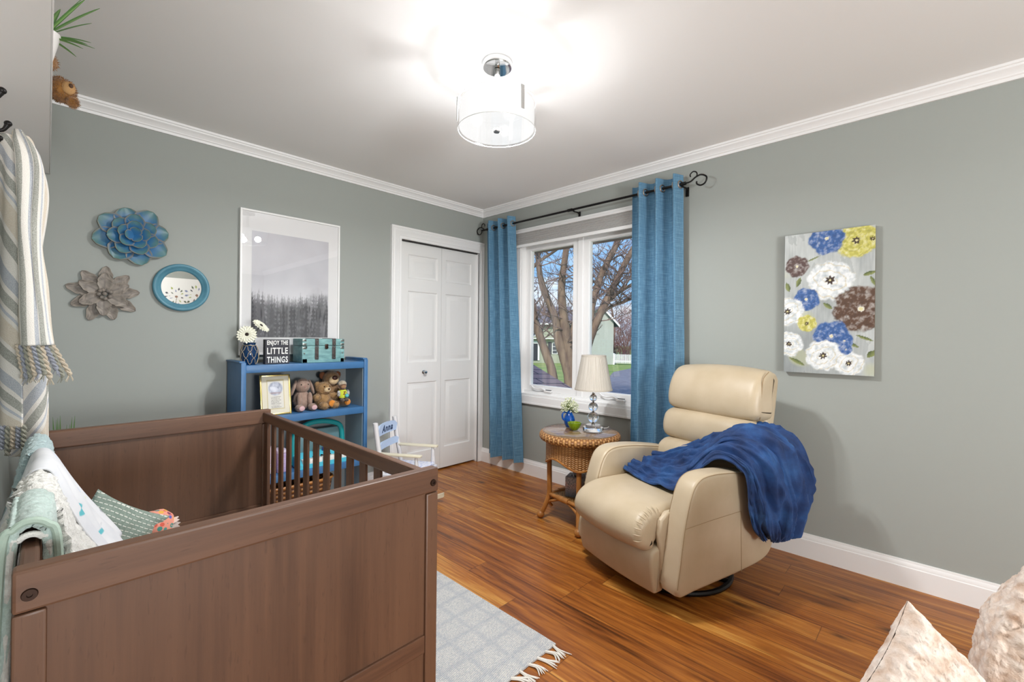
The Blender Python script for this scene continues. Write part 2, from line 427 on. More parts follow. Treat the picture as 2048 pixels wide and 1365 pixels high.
# window
w1 = struct('window_1', 'white double casement window', (XR, 2.12, 0)); OY = 2.12
def wb(m, x0, y0, z0, x1, y1, z1, b=.003): return m.box((x0 - XR, y0 - OY, z0), (x1 - XR, y1 - OY, z1), b)
m = MB()
wb(m, 2.938, 2.735, .625, 2.958, 2.80, 2.178); wb(m, 2.938, 1.44, .625, 2.958, 1.505, 2.178)
wb(m, 2.937, 1.44, 2.115, 2.9585, 2.80, 2.178); wb(m, 2.937, 1.44, .625, 2.9585, 2.80, .695)
wb(m, 2.934, 1.44, 2.163, 2.956, 2.80, 2.178); wb(m, 2.933, 1.44, .625, 2.956, 2.80, .642)
obj('window_casing', m, m_trim, w1, ang=20)
m = MB()
wb(m, 2.945, WY0, .69, 3.10, WY1, .715); wb(m, 2.945, WY0, 2.105, 3.10, WY1, 2.122); wb(m, 2.945, WY0 - .002, .69, 3.1, WY0 + .018, 2.12); wb(m, 2.945, WY1 - .018, .69, 3.1, WY1 + .002, 2.12)
wb(m, 2.985, 2.094, .71, 3.09, 2.142, 2.11)
wb(m, 2.982, WY0, .712, 3.08, WY1, .738)
obj('window_sill', m, m_trim, w1, ang=20)
m_pane = pane_mat('window_glass')
for y0, y1, g0, g1 in ((2.142, 2.722, 2.197, 2.662), (1.518, 2.094, 1.580, 2.040)):
    m = MB(); z0, z1, h0, h1 = .738, 2.06, .787, 1.985
    wb(m, 2.995, y0, z0, 3.045, g0, z1); wb(m, 2.995, g1, z0, 3.045, y1, z1)
    wb(m, 2.995, g0 - .004, z0, 3.045, g1 + .004, h0); wb(m, 2.995, g0 - .004, h1, 3.045, g1 + .004, z1)
    wb(m, 3.003, g0 - .012, h0 - .012, 3.04, g0 + .004, h1 + .012); wb(m, 3.003, g1 - .004, h0 - .012, 3.04, g1 + .012, h1 + .012)
    wb(m, 3.003, g0, h0 - .008, 3.04, g1, h0 + .005); wb(m, 3.003, g0, h1 - .005, 3.04, g1, h1 + .008)
    sa = obj('window_sash', m, m_trim, w1, ang=20)
    m = MB(); m.box((3.018 - XR, g0 - .01 - OY, h0 - .01), (3.022 - XR, g1 + .01 - OY, h1 + .01)); obj('glass_pane', m, m_pane, sa, ang=0)
for yc, sg in ((2.50, 1), (1.80, 1)):
    m = MB(); x = 2.968 - XR; y = yc - OY
    m.box((x - .008, y - .105, .741), (x + .02, y - .03, .757), .005)
    m.tube(spline([(x, y - .04, .757), (x - .006, y - .01, .772), (x - .012, y + .035, .765), (x - .012, y + .075, .768), (x - .01, y + .10, .782)], 12), [.010, .010, .009, .008, .007, .0065, .006, .006, .006, .006, .007, .006], 10)
    m.ell((x - .01, y + .102, .784), (.007, .009, .007), n=8)
    cr = obj('crank_handle', m, m_trim, w1)
    obj('crank_slot', MB().box((x + .002, y - .10, .7565), (x + .014, y - .045, .7615)), m_black, cr, ang=0)
m_shade = mat('grey_shade_fabric', '#b9b7b4', .8, 0, '#a5a3a0', 60, (1, 1, 14))
rs = thing('window_shade', 'pale grey fabric shade drawn up at the top of the window', 'window shade', (2.9215, 2.19, 2.150))
sr = []
for k in range(13):
    z = -.010 - k * .009; sr.append([(.0 + (.008 if k % 2 else 0), y, z) for y in (-.582, 0, .582)])
obj('shade_fabric', MB().rows(sr, thick=.003), m_shade, rs, ang=0)
obj('bottom_rail', MB().box((-.012, -.585, -.142), (.010, .585, -.116), .004), m_trim, rs, ang=20)
obj('head_rail', MB().box((-.010, -.585, -.014), (.0115, .585, -.001), .002), m_trim, rs, ang=20)
# ---------------------------------------------------------------- ceiling lamp
BULB, SIDE = 240., .075
SKY, SUN, EXPO, LAMP, FILL = 1.2, 4.0, 0.2, 37., 112.
LX, LY = 1.385, 1.442
cl = thing('ceiling_lamp', 'round frosted glass drum ceiling lamp on a short chrome stem', 'ceiling lamp', (LX, LY, 0))
m = MB().lathe([(0, 2.44), (.066, 2.44), (.066, 2.418), (.063, 2.412), (.05, 2.410), (0, 2.410)][::-1], 40)
ca = obj('canopy', m, m_chrome, cl)
m = MB()
for a in (.9, 4.0): obj('screw', MB().ell((.045 * cos(a), .045 * sin(a), 2.408), (.006, .006, .006), n=8), m_chrome, ca)
m = MB().lathe([(0, 2.408), (.013, 2.408), (.013, 2.30), (.02, 2.296), (.02, 2.25), (.0, 2.25)][::-1], 20)
obj('stem', m, m_chrome, cl)
def lamp_glass(n_, em, tr):
    t = NT(n_); t.t.nodes.remove(t.b)
    e = t.n('ShaderNodeEmission', None, Color=(1, .995, .985, 1), Strength=em).outputs[0]; p = t.n('ShaderNodeBsdfTransparent').outputs[0]
    t.t.links.new(t.n('ShaderNodeMixShader', None, i0=tr, i1=e, i2=p).outputs[0], t.out.inputs[0]); return t.m
obj('bottom_diffuser', MB().lathe([(0, 2.140), (.165, 2.140), (.1665, 2.142)], 64, cap=False), lamp_glass('frosted_bottom', .94, .5), cl)
obj('side_diffuser', MB().lathe([(.1665, 2.1421), (.1665, 2.246)], 64, cap=False), lamp_glass('frosted_side', .98, SIDE), cl)
obj('top_plate', MB().lathe([(.166, 2.2465), (.166, 2.2495), (.022, 2.2495)], 64, cap=False), lamp_glass('frosted_top', .95, .02), cl)
m_clear = pane_mat('clear_glass')
m = MB().lathe([(.174, 2.134), (.174, 2.256), (.1715, 2.256), (.1715, 2.134), (.174, 2.134)], 64)
obj('glass_drum', m, m_clear, cl)
m = MB()
for z in (2.134, 2.256): m.tube([(.1728 * cos(2 * pi * k / 64), .1728 * sin(2 * pi * k / 64), z) for k in range(64)], .0016, 6, closed=True)
obj('glass_rim', m, mat('white_glass_edge', '#f2f4f3', .2), cl)
for a in (-1.69, .404, -3.784):
    m = MB(); m.M = Matrix.Rotation(a, 4, 'Z'); m.box((.1745, -.009, 2.166), (.1785, .009, 2.266), .001)
    obj('side_clip', m, mat('brushed_nickel', '#b4b3b1', .5, .35), cl)
m = MB().lathe([(0, 2.128), (.014, 2.128), (.018, 2.132), (.018, 2.1395), (0, 2.1395)], 24); obj('finial', m, mat('brushed_nickel_cap', '#a3a2a0', .35, 1.), cl)

# ---------------------------------------------------------------- crib
cb = thing('crib', 'grey-brown wooden crib with solid end panels and slatted sides', 'crib', (.36, 1.69, 0)); CX, CY_ = .36, 1.69
mwx = wood_mat('crib_wood_x', 0, '#684835', '#4c3326', '#765540'); mwy = wood_mat('crib_wood_y', 1, '#684835', '#4c3326', '#765540'); mwz = wood_mat('crib_wood_z', 2, '#634532', '#493124', '#70503c')
def B(a, b, bev=.004, m=None): return (m or MB()).box((a[0] - CX, a[1] - CY_, a[2]), (b[0] - CX, b[1] - CY_, b[2]), bev)
X0c, X1c = -.035, .753
for y0, y1, s in ((1.002, 1.034, 1), (2.336, 2.368, -1)):
    ft = y0 if s == 1 else y1; bk = y1 if s == 1 else y0
    yr0, yr1 = (y0, y1) if s == 1 else (y0, y1)
    obj('top_rail', B((X0c, yr0, .788), (X1c, yr1, .854), .005), mwx, cb, ang=22)
    for xa, xb in ((X0c, .003), (.715, X1c)): obj('leg', B((xa, y0 + .001, .0095), (xb, y1 - .001, .7865), .004), mwz, cb, ang=22)
    obj('end_panel', B((.001, y0 + .009, .40), (.717, y1 - .009, .789), 0), mwz, cb, ang=0)
    obj('end_panel', B((.001, y0 + .009, .15), (.717, y1 - .009, .357), 0), mwz, cb, ang=0)
    obj('cross_rail', B((.003, y0 + .003, .356), (.715, y1 - .003, .405), .003), mwx, cb, ang=22)
    obj('cross_rail', B((.003, y0 + .003, .10), (.715, y1 - .003, .15), .003), mwx, cb, ang=22)
    if s == 1:
        for bx in (-.016, .735):
            mm = MB(); mm.M = Matrix.Translation((bx - CX, y0 - CY_ + .001, .815)) @ Matrix.Rotation(R(90), 4, 'X')
            mm.lathe([(0, .0015), (.003, .0015), (.0035, .004), (.0085, .004), (.0095, .002), (.0095, 0), (0, 0)], 20); obj('bolt', mm, m_bronze, cb)
for xa, xb, nm in ((.716, .742, 'R'), (-.030, -.006, 'L')):
    pr = [(xa, .8), (xa, .838), (xa + .004, .842), (xb - .004, .842), (xb, .838), (xb, .8)]
    m = B((xa, 1.034, .797), (xb, 2.336, .843), .006); obj('side_rail', m, mwy, cb, ang=22)
    obj('side_rail', B((xa, 1.034, .20), (xb, 2.336, .25), .005), mwy, cb, ang=22)
    for k in range(12):
        yc = 2.318 - k * .0939 if nm == 'R' else 2.318 - k * .0939
        obj('slat', B((xa + .008, yc - .0215, .245), (xb - .008, yc + .0215, .80), .003), mwz, cb, ang=22)
obj('mattress_base', B((0, 1.04, .20), (.712, 2.33, .225), .003), mwx, cb, ang=0)
m_mat = mat('white_sheet', '#e6e6e2', .8, bump=(60, .15))
mt = obj('crib_mattress', MB().box((.0, 1.045, .226), (.705, 2.325, .345), .03, 4), m_mat); tag(mt, 'white sheeted mattress lying inside the grey-brown crib', 'mattress')

# ---------------------------------------------------------------- bookcase
m_blue = mat('blue_paint', '#41709f', .4, 0, '#386692', 7, (1, 1, 1), bump=(40, .12))
m_grey = mat('bookcase_back_grey', '#8f9494', .6)
bc = thing('bookcase', 'blue painted open bookcase with three shelves beside the crib', 'bookcase', (1.18, 3.08, 0)); BX, BY = 1.1835, 3.09
bc.location = (BX, BY, 0)
def K(a, b, bev=.004): return MB().box((a[0] - BX, a[1] - BY, a[2]), (b[0] - BX, b[1] - BY, b[2]), bev)
for xa, xb in ((.785, .811), (1.556, 1.582)):
    o = obj('side_panel', K((xa, 2.955, 0), (xb, 3.236, 1.043), .003), m_blue, bc, ang=25)
    mm = K((xa - .001, 2.943, 0), (xb + .001, 2.957, 1.046), .004); obj('edge_bead', mm, m_blue, o, ang=25)
for xa, xb in ((.779, .812), (1.555, 1.588)):
    obj('side_cap', K((xa, 2.96, 1.0425), (xb, 3.24, 1.054), .004), m_blue, bc, ang=25)
for z, nm in ((1.03, 'top_shelf'), (.712, 'shelf'), (.345, 'shelf'), (.05, 'shelf')):
    obj(nm, K((.8112, 2.948, z - .046), (1.5558, 3.222, z), .004), m_blue, bc, ang=25)
obj('back_panel', K((.811, 3.2225, .0), (1.556, 3.234, 1.03), 0), m_grey, bc, ang=0)
obj('side_shade_face', K((1.5525, 2.962, .05), (1.5557, 3.222, .984), 0), mat('shaded_blue_paint', '#8d9da6', .5), bc, ang=0)  # thin sheet with the right inner side's shade put into its colour

# ---------------------------------------------------------------- recliner
TH = R(-17); RO = (1.878, .807)
m_lea = NT('cream_leather')
def leather(t):
    o = t.co(); n1 = t.noise(o, 5., 3.); n2 = t.vor(o, 320.)
    c = t.mix(t.ramp(n1, [(.3, 0.), (.7, 1.)]), lin('#c6b59b'), lin('#b8a689'))
    t.bump(t.math('ADD', t.math('MULTIPLY', n2, .6), t.math('MULTIPLY', t.noise(o, 14., 3.), 2.)), .16, .002)
    return t.fin(c, .42, 0.)
m_lea = leather(m_lea)
m_seam = mat('tan_stitching', '#9a8262', .7)
rc = thing('recliner', 'cream leather swivel recliner with a blue blanket thrown over one arm', 'recliner', (RO[0], RO[1], 0), TH)
# local: x back, y towards the far arm, z up
xz = lambda p, q, a: (p, a, q)
# arms
AP = spline([(.0, .105), (.012, .24), (.035, .38), (.062, .48), (.095, .555), (.14, .592), (.21, .603), (.33, .598), (.48, .578), (.62, .55), (.70, .50), (.715, .40), (.70, .25), (.672, .165), (.60, .125), (.45, .11), (.30, .104), (.12, .10)], 64, True)
for y0, y1 in ((.0, .105), (.595, .70)):
    ar = obj('armrest', MB().extr([(p.x, p.y) for p in AP], y0, y1, .02, xz, 5), m_lea, rc, ang=50)
    sm = MB(); yo = (y0 + .001, y0 + .0195)
    for ys, dd in ((y0 + .0045, .0065), (y1 - .0045, .0065)):
        sp_ = [(p.x, ys, p.y) for p in AP[1:40]]; c0 = V((.38, ys, .35))
        sm.tube([V(p) + (c0 - V(p)).normalized() * dd for p in sp_], .0017, 6)
    ye = y0 - .0004 if y0 < .1 else y1 + .0004
    sm.tube([(.04, ye, .392), (.2, ye, .398), (.42, ye, .402)], .0014, 5); sm.tube([(.42, ye, .402), (.425, ye, .25), (.43, ye, .112)], .0014, 5)
    obj('seam', sm, m_seam, ar)
# seat cushion with a waterfall front
SP = spline([(.62, .30), (.62, .42), (.50, .445), (.30, .452), (.12, .456), (.02, .452), (-.055, .432), (-.105, .392), (-.122, .340), (-.105, .290), (-.06, .258), (-.02, .25), (.0, .27), (.03, .30), (.2, .30), (.45, .30)], 60, True)
sc_ = [(p.x, p.y) for p in SP]
seat = obj('seat', MB().extr(sc_, .122, .602, .045, xz, 6, .012), m_lea, rc, ang=60)
m = MB()
for k in range(12):
    a = R(20 + k * 16); px, pz = -.02 + .078 * cos(a), .345 + .085 * sin(a)
    qx, qz = -.02 + .10 * cos(a), .345 + .108 * sin(a)
    m.tube(spline([(px, .1205, pz), (px * .4 + qx * .6, .127, pz * .4 + qz * .6), (qx - .002, .150, qz)], 5), [.001, .0022, .003, .0022, .0006], 6)
obj('seat_gather', m, m_lea, seat)
obj('seat_base', MB().box((.03, .107, .13), (.60, .593, .32), .02), m_lea, rc)
obj('side_gusset', MB().extr([(.004, .12), (.0, .26), (-.012, .34), (.0, .40), (.04, .432), (.5, .432), (.5, .12)], .095, .126, .012, xz, 3), m_lea, rc)
# front foot panel
FP = spline([(-.022, .072), (-.030, .09), (-.042, .14), (-.050, .20), (-.046, .245), (-.02, .272), (.03, .275), (.045, .24), (.045, .14), (.03, .08), (.0, .071)], 48, True)
obj('footrest', MB().extr([(p.x, p.y) for p in FP], .108, .632, .016, xz, 4, .010), m_lea, rc, ang=60)
# back
def bkpad(name, prof, y0, y1, r, crown=.01, par=rc): return obj(name, MB().extr([(p.x, p.y) for p in spline(prof, 44, True)], y0, y1, r, xz, 6, crown), m_lea, par, ang=60)
hp = bkpad('head_pad', [(.640, .80), (.618, .84), (.622, .91), (.648, .98), (.69, 1.032), (.745, 1.052), (.80, 1.045), (.815, 1.0), (.80, .90), (.785, .80), (.72, .785)], .055, .64, .05, .014)
bkpad('back_pad', [(.600, .625), (.572, .66), (.572, .72), (.598, .775), (.66, .795), (.74, .78), (.73, .65), (.67, .61)], .062, .633, .045)
bkpad('lumbar_pad', [(.565, .43), (.518, .47), (.508, .53), (.530, .59), (.59, .62), (.68, .60), (.68, .45), (.62, .42)], .07, .625, .045)
obj('back_shell', MB().extr([(.60, .30), (.66, .50), (.715, .70), (.755, .88), (.79, 1.02), (.835, 1.035), (.862, 1.0), (.84, .85), (.79, .60), (.745, .40), (.72, .30)], .075, .625, .03, xz, 4), m_lea, rc, ang=50)
sm = MB(); sm.tube(spline([(.735, .062, 1.045), (.685, .06, 1.01), (.668, .058, .93), (.662, .06, .86), (.668, .064, .80)], 14), .0022, 6); sm.tube([(.655, .066, .775), (.62, .07, .70), (.60, .074, .64)], .0022, 6)
obj('back_piping', sm, m_seam, hp)
m = MB().tube([(.36 + .285 * cos(2 * pi * k / 48), .35 + .285 * sin(2 * pi * k / 48), .013) for k in range(48)], .013, 8, closed=True)
for a in (.4, 1.97, 3.54, 5.1): m.box((.36 + min(0, .28 * cos(a)) - .015, .35 + min(0, .28 * sin(a)) - .015, .01), (.36 + max(0, .28 * cos(a)) + .015, .35 + max(0, .28 * sin(a)) + .015, .022)) if False else m.tube([(.36, .35, .014), (.36 + .28 * cos(a), .35 + .28 * sin(a), .014)], .012, 6)
m.cyl((.36, .35, .01), (.36, .35, .13), .06); obj('swivel_base', m, m_black, rc)

# ---------------------------------------------------------------- painting on canvas
def flower(u, v, cx, cy, r, seed, petals=6, amp=.045):
    dx, dy = u - cx, (v - cy); d = hypot(dx, dy); a = atan2(dy, dx)
    rr = r * (1 + amp * sin(petals * a + seed) + .20 * fbm(u * 7 + seed, v * 7, seed) + .14 * fbm(u * 24 + seed, v * 24, seed))
    return d / rr, a
WHT, BLU, YEL, BRN, PRP = lin('#dfe2e3'), lin('#3a62a0'), lin('#c9c25e'), lin('#5e4230'), lin('#5d4540')
# coordinates: u 0..1 left to right, v 0..1.9 top to bottom
FL = [(.81, .17, .22, YEL, 5), (.49, .10, .20, BLU, 6), (.97, .17, .13, YEL, 4), (.15, .44, .145, PRP, 7), (.53, .66, .255, WHT, 9), (.26, .90, .155, BLU, 5), (.04, 1.06, .2, WHT, 8), (.86, 1.05, .29, BRN, 8),
      (.27, 1.23, .115, YEL, 7), (.55, 1.40, .2, BLU, 6), (.69, 1.46, .1, BLU, 5), (.06, 1.51, .17, WHT, 6), (.46, 1.66, .205, WHT, 9), (.74, 1.75, .16, WHT, 6), (.71, 1.57, .065, BLU, 5)]
LEAF = [(.17, .66, .07, .028, 1.9), (.04, .72, .07, .03, 1.3), (.51, 1.0, .07, .025, .7), (.95, .60, .08, .025, -.3), (.98, .70, .07, .02, 1.2), (.16, 1.75, .11, .025, .5), (.77, 1.50, .09, .022, .5), (.97, 1.62, .06, .035, -.8), (.9, 1.42, .1, .018, .4), (.33, .36, .1, .01, -.4)]
def paint_col(u, vv):
    v = (1 - vv) * 1.9
    n = fbm(u * 5 + 3, v * 2, 1.7); st_ = nz(u * 60, v * 5, 2.)
    c = mixc(lin('#9a9f9f'), lin('#c9cdcb'), clamp(.5 + n + .25 * st_)); c = mixc(c, lin('#6f7678'), clamp(sstep(1.1, 1.5, v) * .6 * (1 - u) + .3 * (n > .25)))
    c = mixc(c, lin('#b9bb92'), .5 * sstep(.15, .4, nz(u * 3 + 9, v * 3)))
    for cx, cy, l, w, a in LEAF:
        dx, dy = u - cx, v - cy; p = dx * cos(a) + dy * sin(a); q = -dx * sin(a) + dy * cos(a)
        if abs(p) < l and abs(q) < w * (1 - (p / l) ** 2): c = mixc(lin('#4d5a35'), lin('#8a9258'), clamp(.5 + q / w * .6 + st_ * .4))
    for i, (cx, cy, r, col, pt) in enumerate(FL):
        d, a = flower(u, v, cx, cy, r, i * 2.3, pt)
        if d < 1.05:
            t = fbm(u * 22 + i, v * 22, i * 1.1, 4); k = clamp(sstep(1.06, .92, d))
            lo, hi = mixc(col, lin('#1e2328'), .45), mixc(col, lin('#f4f4f0'), .45)
            if col is WHT: lo, hi = lin('#b3bcc0'), lin('#f2f3f2')
            b = mixc(col, lo, clamp(t * 1.8 + .1)) if t > 0 else mixc(col, hi, clamp(-t * 1.8 + .1))
            ring = abs(((d * 2.6 + .35 * sin(a * 2 + i) + .2 * t) % 1) - .5)
            if ring < .07: b = mixc(b, lin('#c9b98a') if col is WHT else lo, .55)
            if d < .19 + .05 * sin(a * 7): b = lin('#3b2a20') if col in (WHT, YEL) else lin('#d9d4c4') if d < .12 else b
            if d < .06: b = lin('#d8cf9a')
            c = mixc(c, b, k)
    return c
m_paint = vcol('acrylic_paint', .55, (300, .2))
pn = thing('wall_art', 'tall canvas painting of blue, white, yellow and brown flowers on the window wall', 'painting', (XR, .453, 1.418))
py0, py1, pz0, pz1 = .2035, -.200, -.386, .388
m = MB(); m.rows([[(-.035, lerp(py0, py1, i / 130), lerp(pz0, pz1, j / 200)) for j in range(201)] for i in range(131)], colf=paint_col)
obj('painted_front', m, m_paint, pn, ang=0)
obj('canvas_edge', MB().box((-.0345, py1 + .0005, pz0), (-.001, py0 - .0005, pz1), .002), mat('canvas_edge', '#6d675c', .7, 0, '#8d897c', 12), pn)
# ---------------------------------------------------------------- curtains and rod
RX = 2.868
def curt_mat():
    t = NT('blue_linen'); uv = t.co('UV')
    n1 = t.noise(t.map(uv, (10, 420, 1)), 1., 2.); n2 = t.noise(t.map(uv, (160, 24, 1)), 1., 2.)
    f = t.math('ADD', t.math('MULTIPLY', n1, .55), t.math('MULTIPLY', n2, .45))
    c = t.ramp(f, [(.36, lin('#456f8c')), (.5, lin('#54809d')), (.64, lin('#6c97b2'))]); t.bump(f, .25, .002)
    return t.fin(c, .8, 0., Sheen_Weight=.25)
m_curt = curt_mat(); m_grom = mat('antique_grommet', '#b3a69c', .35, 1.)
def curtain(label, ya, yb, ya2, yb2, zb, seed, ph):
    t = thing('curtain', label, 'curtain', (RX, (ya + yb) / 2, 0), 0, 'blue grommet curtains at the window')
    Y = (ya + yb) / 2; ZT = 2.288; n = 90; rows = []
    def px(s, q):
        fl = 2 * pi * (3 * s) + ph; amp = lerp(.044, .052, q) * (1 + .18 * nz(s * 5, q * 1.5, seed))
        w = sin(fl); w = (abs(w) ** .8) * (1 if w > 0 else -1)
        x = amp * w + .012 * nz(s * 4, q * 3, seed + 5) * q
        y = lerp(lerp(ya, yb, s), lerp(ya2, yb2, s), q) + .016 * cos(fl) * (.6 + .4 * q) + .012 * nz(s * 3, q * 2, seed + 9) * q
        return x, y - Y
    for j in range(41):
        q = j / 40; rows.append([])
        for i in range(n + 1):
            x, y = px(i / n, q); z = lerp(ZT, zb, q) + (.012 * nz(i / n * 6, 3, seed) if j == 40 else 0)
            rows[-1].append((x, y, z))
    obj('fabric', MB().rows([list(r) for r in zip(*rows)], thick=.003), m_curt, t, ang=60)
    for k in range(7):
        s = (k * pi - ph) / (6 * pi)
        if not .01 < s < .99: continue
        q = .03; x, y = px(s, q); x2, y2 = px(s + .004, q); x1, y1 = px(s - .004, q)
        d = V((x2 - x1, y2 - y1, 0)).normalized(); n_ = V((d.y, -d.x, 0)); b = V((0, 0, 1)); g = MB()
        for sg_ in (-1, 1):
            c = V((x, y, 2.2235)) + n_ * (.0035 * sg_)
            g.tube([c + d * .0225 * cos(2 * pi * i / 28) + b * .0225 * sin(2 * pi * i / 28) for i in range(28)], .0055, 8, closed=True)
        obj('grommet', g, m_grom, t)
    return t
curtain('blue linen curtain panel hanging in the corner beside the closet door', 3.120, 2.752, 3.06, 2.625, .115, 1, .5)
curtain('blue linen curtain panel hanging behind the recliner', 1.600, 1.232, 1.592, 1.195, .115, 4, .5)
rd = thing('curtain_rod', 'thin black iron curtain rod with scroll finials above the window', 'curtain rod', (RX, 2.12, 2.2235)); RDY = 2.12
obj('rod', MB().cyl((0, 1.06, 0), (0, -.90, 0), .0085, n=12).cyl((0, .04, 0), (0, .0, 0), .012, n=12), m_black, rd)
def finial(y0, s):
    m = MB(); m.tube(spline([(0, y0, 0), (0, y0 + s * .035, .004), (0, y0 + s * .065, .024), (0, y0 + s * .10, .033), (0, y0 + s * .135, .012), (0, y0 + s * .128, -.022), (0, y0 + s * .10, -.034), (0, y0 + s * .075, -.02), (0, y0 + s * .074, -.004)], 30), .0052, 8)
    m.tube(spline([(0, y0 + s * .05, .012), (0, y0 + s * .075, .034), (0, y0 + s * .07, .056), (0, y0 + s * .05, .064), (0, y0 + s * .032, .05), (0, y0 + s * .034, .034)], 20), .004, 8)
    m.cyl((0, y0 - s * .03, 0), (0, y0 + s * .004, 0), .0115, n=12); return obj('finial', m, m_black, rd)
finial(-.905, -1); finial(.985, 1)
for y in (-.885, -.012, .96):
    m = MB().tube(spline([(0, y, -.012), (.02, y, -.014), (.06, y, -.012), (.083, y, -.02)], 12), .0055, 8); m.box((.082, y - .01, -.062), (.0895, y + .01, .0), .002)
    m.tube([(0, y, .0)] * 1 + [(.0, y + .001, -.0)], .0115, 10) if False else m.tube([(.013 * cos(a), y, .013 * sin(a)) for a in [pi * .9 + pi * 1.2 * k / 10 for k in range(11)]], .004, 6)
    obj('bracket', m, m_black, rd)

# ---------------------------------------------------------------- wicker table and what stands on it
TX, TY, TZ = 2.456, 1.735, .60
m_wick = weave_mat('honey_wicker', '#c8955a', '#7d4f24', 90, 9, .5, .9, .006); m_apr = weave_mat('apron_wicker', '#c59256', '#7d4f24', 64, 26, .5, .8, .005)
m_shw = weave_mat('shelf_wicker', '#bd8b4e', '#74501f', 30, 30, .5, .8, .005)
m_rat = mat('rattan_pole', '#b57b3e', .42, 0, '#97602a', 20, (1, 1, .3), bump=(90, .15))
tb = thing('wicker_table', 'round honey wicker side table with a glass top and lower shelf', 'side table', (TX, TY, 0))
obj('glass_top', MB().lathe([(0, .592), (.243, .592), (.246, .594), (.246, .598), (.243, .600), (0, .600)], 64), pane_mat('table_glass', .22), tb)
m_top = NT('woven_top')
def topm(t):
    o = t.sep(t.co()); h = t.math('MULTIPLY', t.math('SINE', t.math('MULTIPLY', t.math('ADD', o[0], o[1]), 420.)), t.math('SINE', t.math('MULTIPLY', t.math('SUBTRACT', o[0], o[1]), 420.)))
    c = t.mix(t.ramp(h, [(-.0, 0.), (.5, 1.)]), lin('#a87a46'), lin('#d6ac74')); t.bump(h, .4, .003); return t.fin(c, .55)
obj('woven_top', MB().lathe([(0, .586), (.235, .586), (.235, .5915), (0, .5915)], 48), topm(m_top), tb)
m = MB(); m.rows([[((.243 + .0245 * cos(a)) * cos(b), (.243 + .0245 * cos(a)) * sin(b), .566 + .027 * sin(a)) for a in [2 * pi * j / 14 for j in range(15)]] for b in [2 * pi * i / 80 for i in range(81)]])
obj('rim', m, m_wick, tb)
ar = []
for i in range(97):
    b = 2 * pi * i / 96; lo = .385 + .055 * (.5 + .5 * cos(4 * (b - R(35) ) + pi))
    ar.append([((.222) * cos(b), .222 * sin(b), lerp(lo, .552, j / 10)) for j in range(11)])
obj('apron', MB().rows(ar, thick=.010), m_apr, tb)
m = MB(); m.tube([(.219 * cos(2 * pi * i / 96), .219 * sin(2 * pi * i / 96), .385 + .055 * (.5 + .5 * cos(4 * (2 * pi * i / 96 - R(35)) + pi))) for i in range(96)], .008, 6, closed=True); obj('apron_edge', m, m_rat, tb)
LA = [R(35 + 90 * k) for k in range(4)]
for k, a in enumerate(LA):
    c, s_ = cos(a), sin(a); lg = MB()
    lg.tube(spline([(.198 * c, .198 * s_, .56), (.198 * c, .198 * s_, .40), (.196 * c, .196 * s_, .22), (.198 * c, .198 * s_, .16), (.222 * c, .222 * s_, .09), (.252 * c, .252 * s_, .028)], 26), .0165, 12)
    o = obj('leg', lg, m_rat, tb); f = MB().ell((.254 * c, .254 * s_, .026), (.026, .026, .026), n=12); obj('wrapped_foot', f, m_rat, o)
    a2 = LA[(k + 1) % 4]; p, q = V((.198 * c, .198 * s_, .165)), V((.198 * cos(a2), .198 * sin(a2), .165)); mid = (p + q) / 2
    obj('stretcher', MB().cyl(p, q, .0125, n=12), m_rat, tb)
    obj('stretcher_wrap', MB().cyl(mid + (p - mid) * .36, mid + (q - mid) * .36, .0185, n=14), m_rat, tb)
    for e in (p, q):
        ee = e.normalized() * .225; ee.z = .085
        mm = mid + (e - mid) * .3; mm.z = .155
        obj('brace', MB().tube(spline([mm, mid + (e - mid) * .62 + V((0, 0, -.028)), (mid + (e - mid) * .92) * 1.03 + V((0, 0, -.055)), ee * 1.02 + V((0, 0, -.0))], 12), .0088, 8), m_rat, tb)
sq = [V((.19 * cos(a), .19 * sin(a), .168)) for a in LA]
m = MB(); m.rows([[sq[0].lerp(sq[1], i / 6).lerp(sq[3].lerp(sq[2], i / 6), j / 6) for j in range(7)] for i in range(7)], thick=.012); obj('lower_shelf', m, m_shw, tb)

m_cry = glass_mat('crystal', (1, 1, 1, 1), 0., 1.47)
lp = thing('table_lamp', 'crystal ball table lamp with a pleated grey drum shade', 'table lamp', (2.512, 1.667, TZ + .0005)); LH = .0
obj('base', MB().lathe([(0, .0), (.066, 0), (.0675, .003), (.0675, .02), (.066, .023), (.05, .024), (.05, .036), (.048, .039), (0, .039)], 48), m_cry, lp)
for z, r in ((.0865, .0375), (.1565, .0315), (.2165, .0245)): obj('crystal_ball', MB().ell((0, 0, z), (r, r, r * .97), n=20), m_cry, lp)
m = MB().lathe([(.0, .04), (.012, .04), (.012, .047), (.005, .05), (.004, .12), (.011, .1225), (.004, .126), (.004, .187), (.009, .189), (.004, .192), (.004, .238), (.012, .241), (.006, .246), (.005, .27), (.011, .274), (.011, .31), (.006, .32), (.004, .5), (0, .5)], 16); obj('stem', m, m_chrome, lp)
def pleat():
    t = NT('pleated_shade'); uv = t.sep(t.co('UV')); h = t.math('SINE', t.math('MULTIPLY', uv[1], 2 * pi * 110))
    n = t.noise(t.map(t.co('UV'), (.6, 130, 1)), 1., 2.)
    c = t.mix(t.ramp(n, [(.35, 0.), (.65, 1.)]), lin('#b5ada1'), lin('#cdc6bb')); t.bump(h, .5, .002); return t.fin(c, .75)
sh = [(.1225, .272), (.0795, .497)]
m = MB(); rr = []
for j in range(13):
    q = j / 12; rr.append([((lerp(.1225, .0795, q)) * cos(2 * pi * i / 96), lerp(.1225, .0795, q) * sin(2 * pi * i / 96), lerp(.270, .497, q)) for i in range(97)])
shd = obj('lamp_shade', m.rows(rr, thick=-.002), pleat(), lp, ang=50)
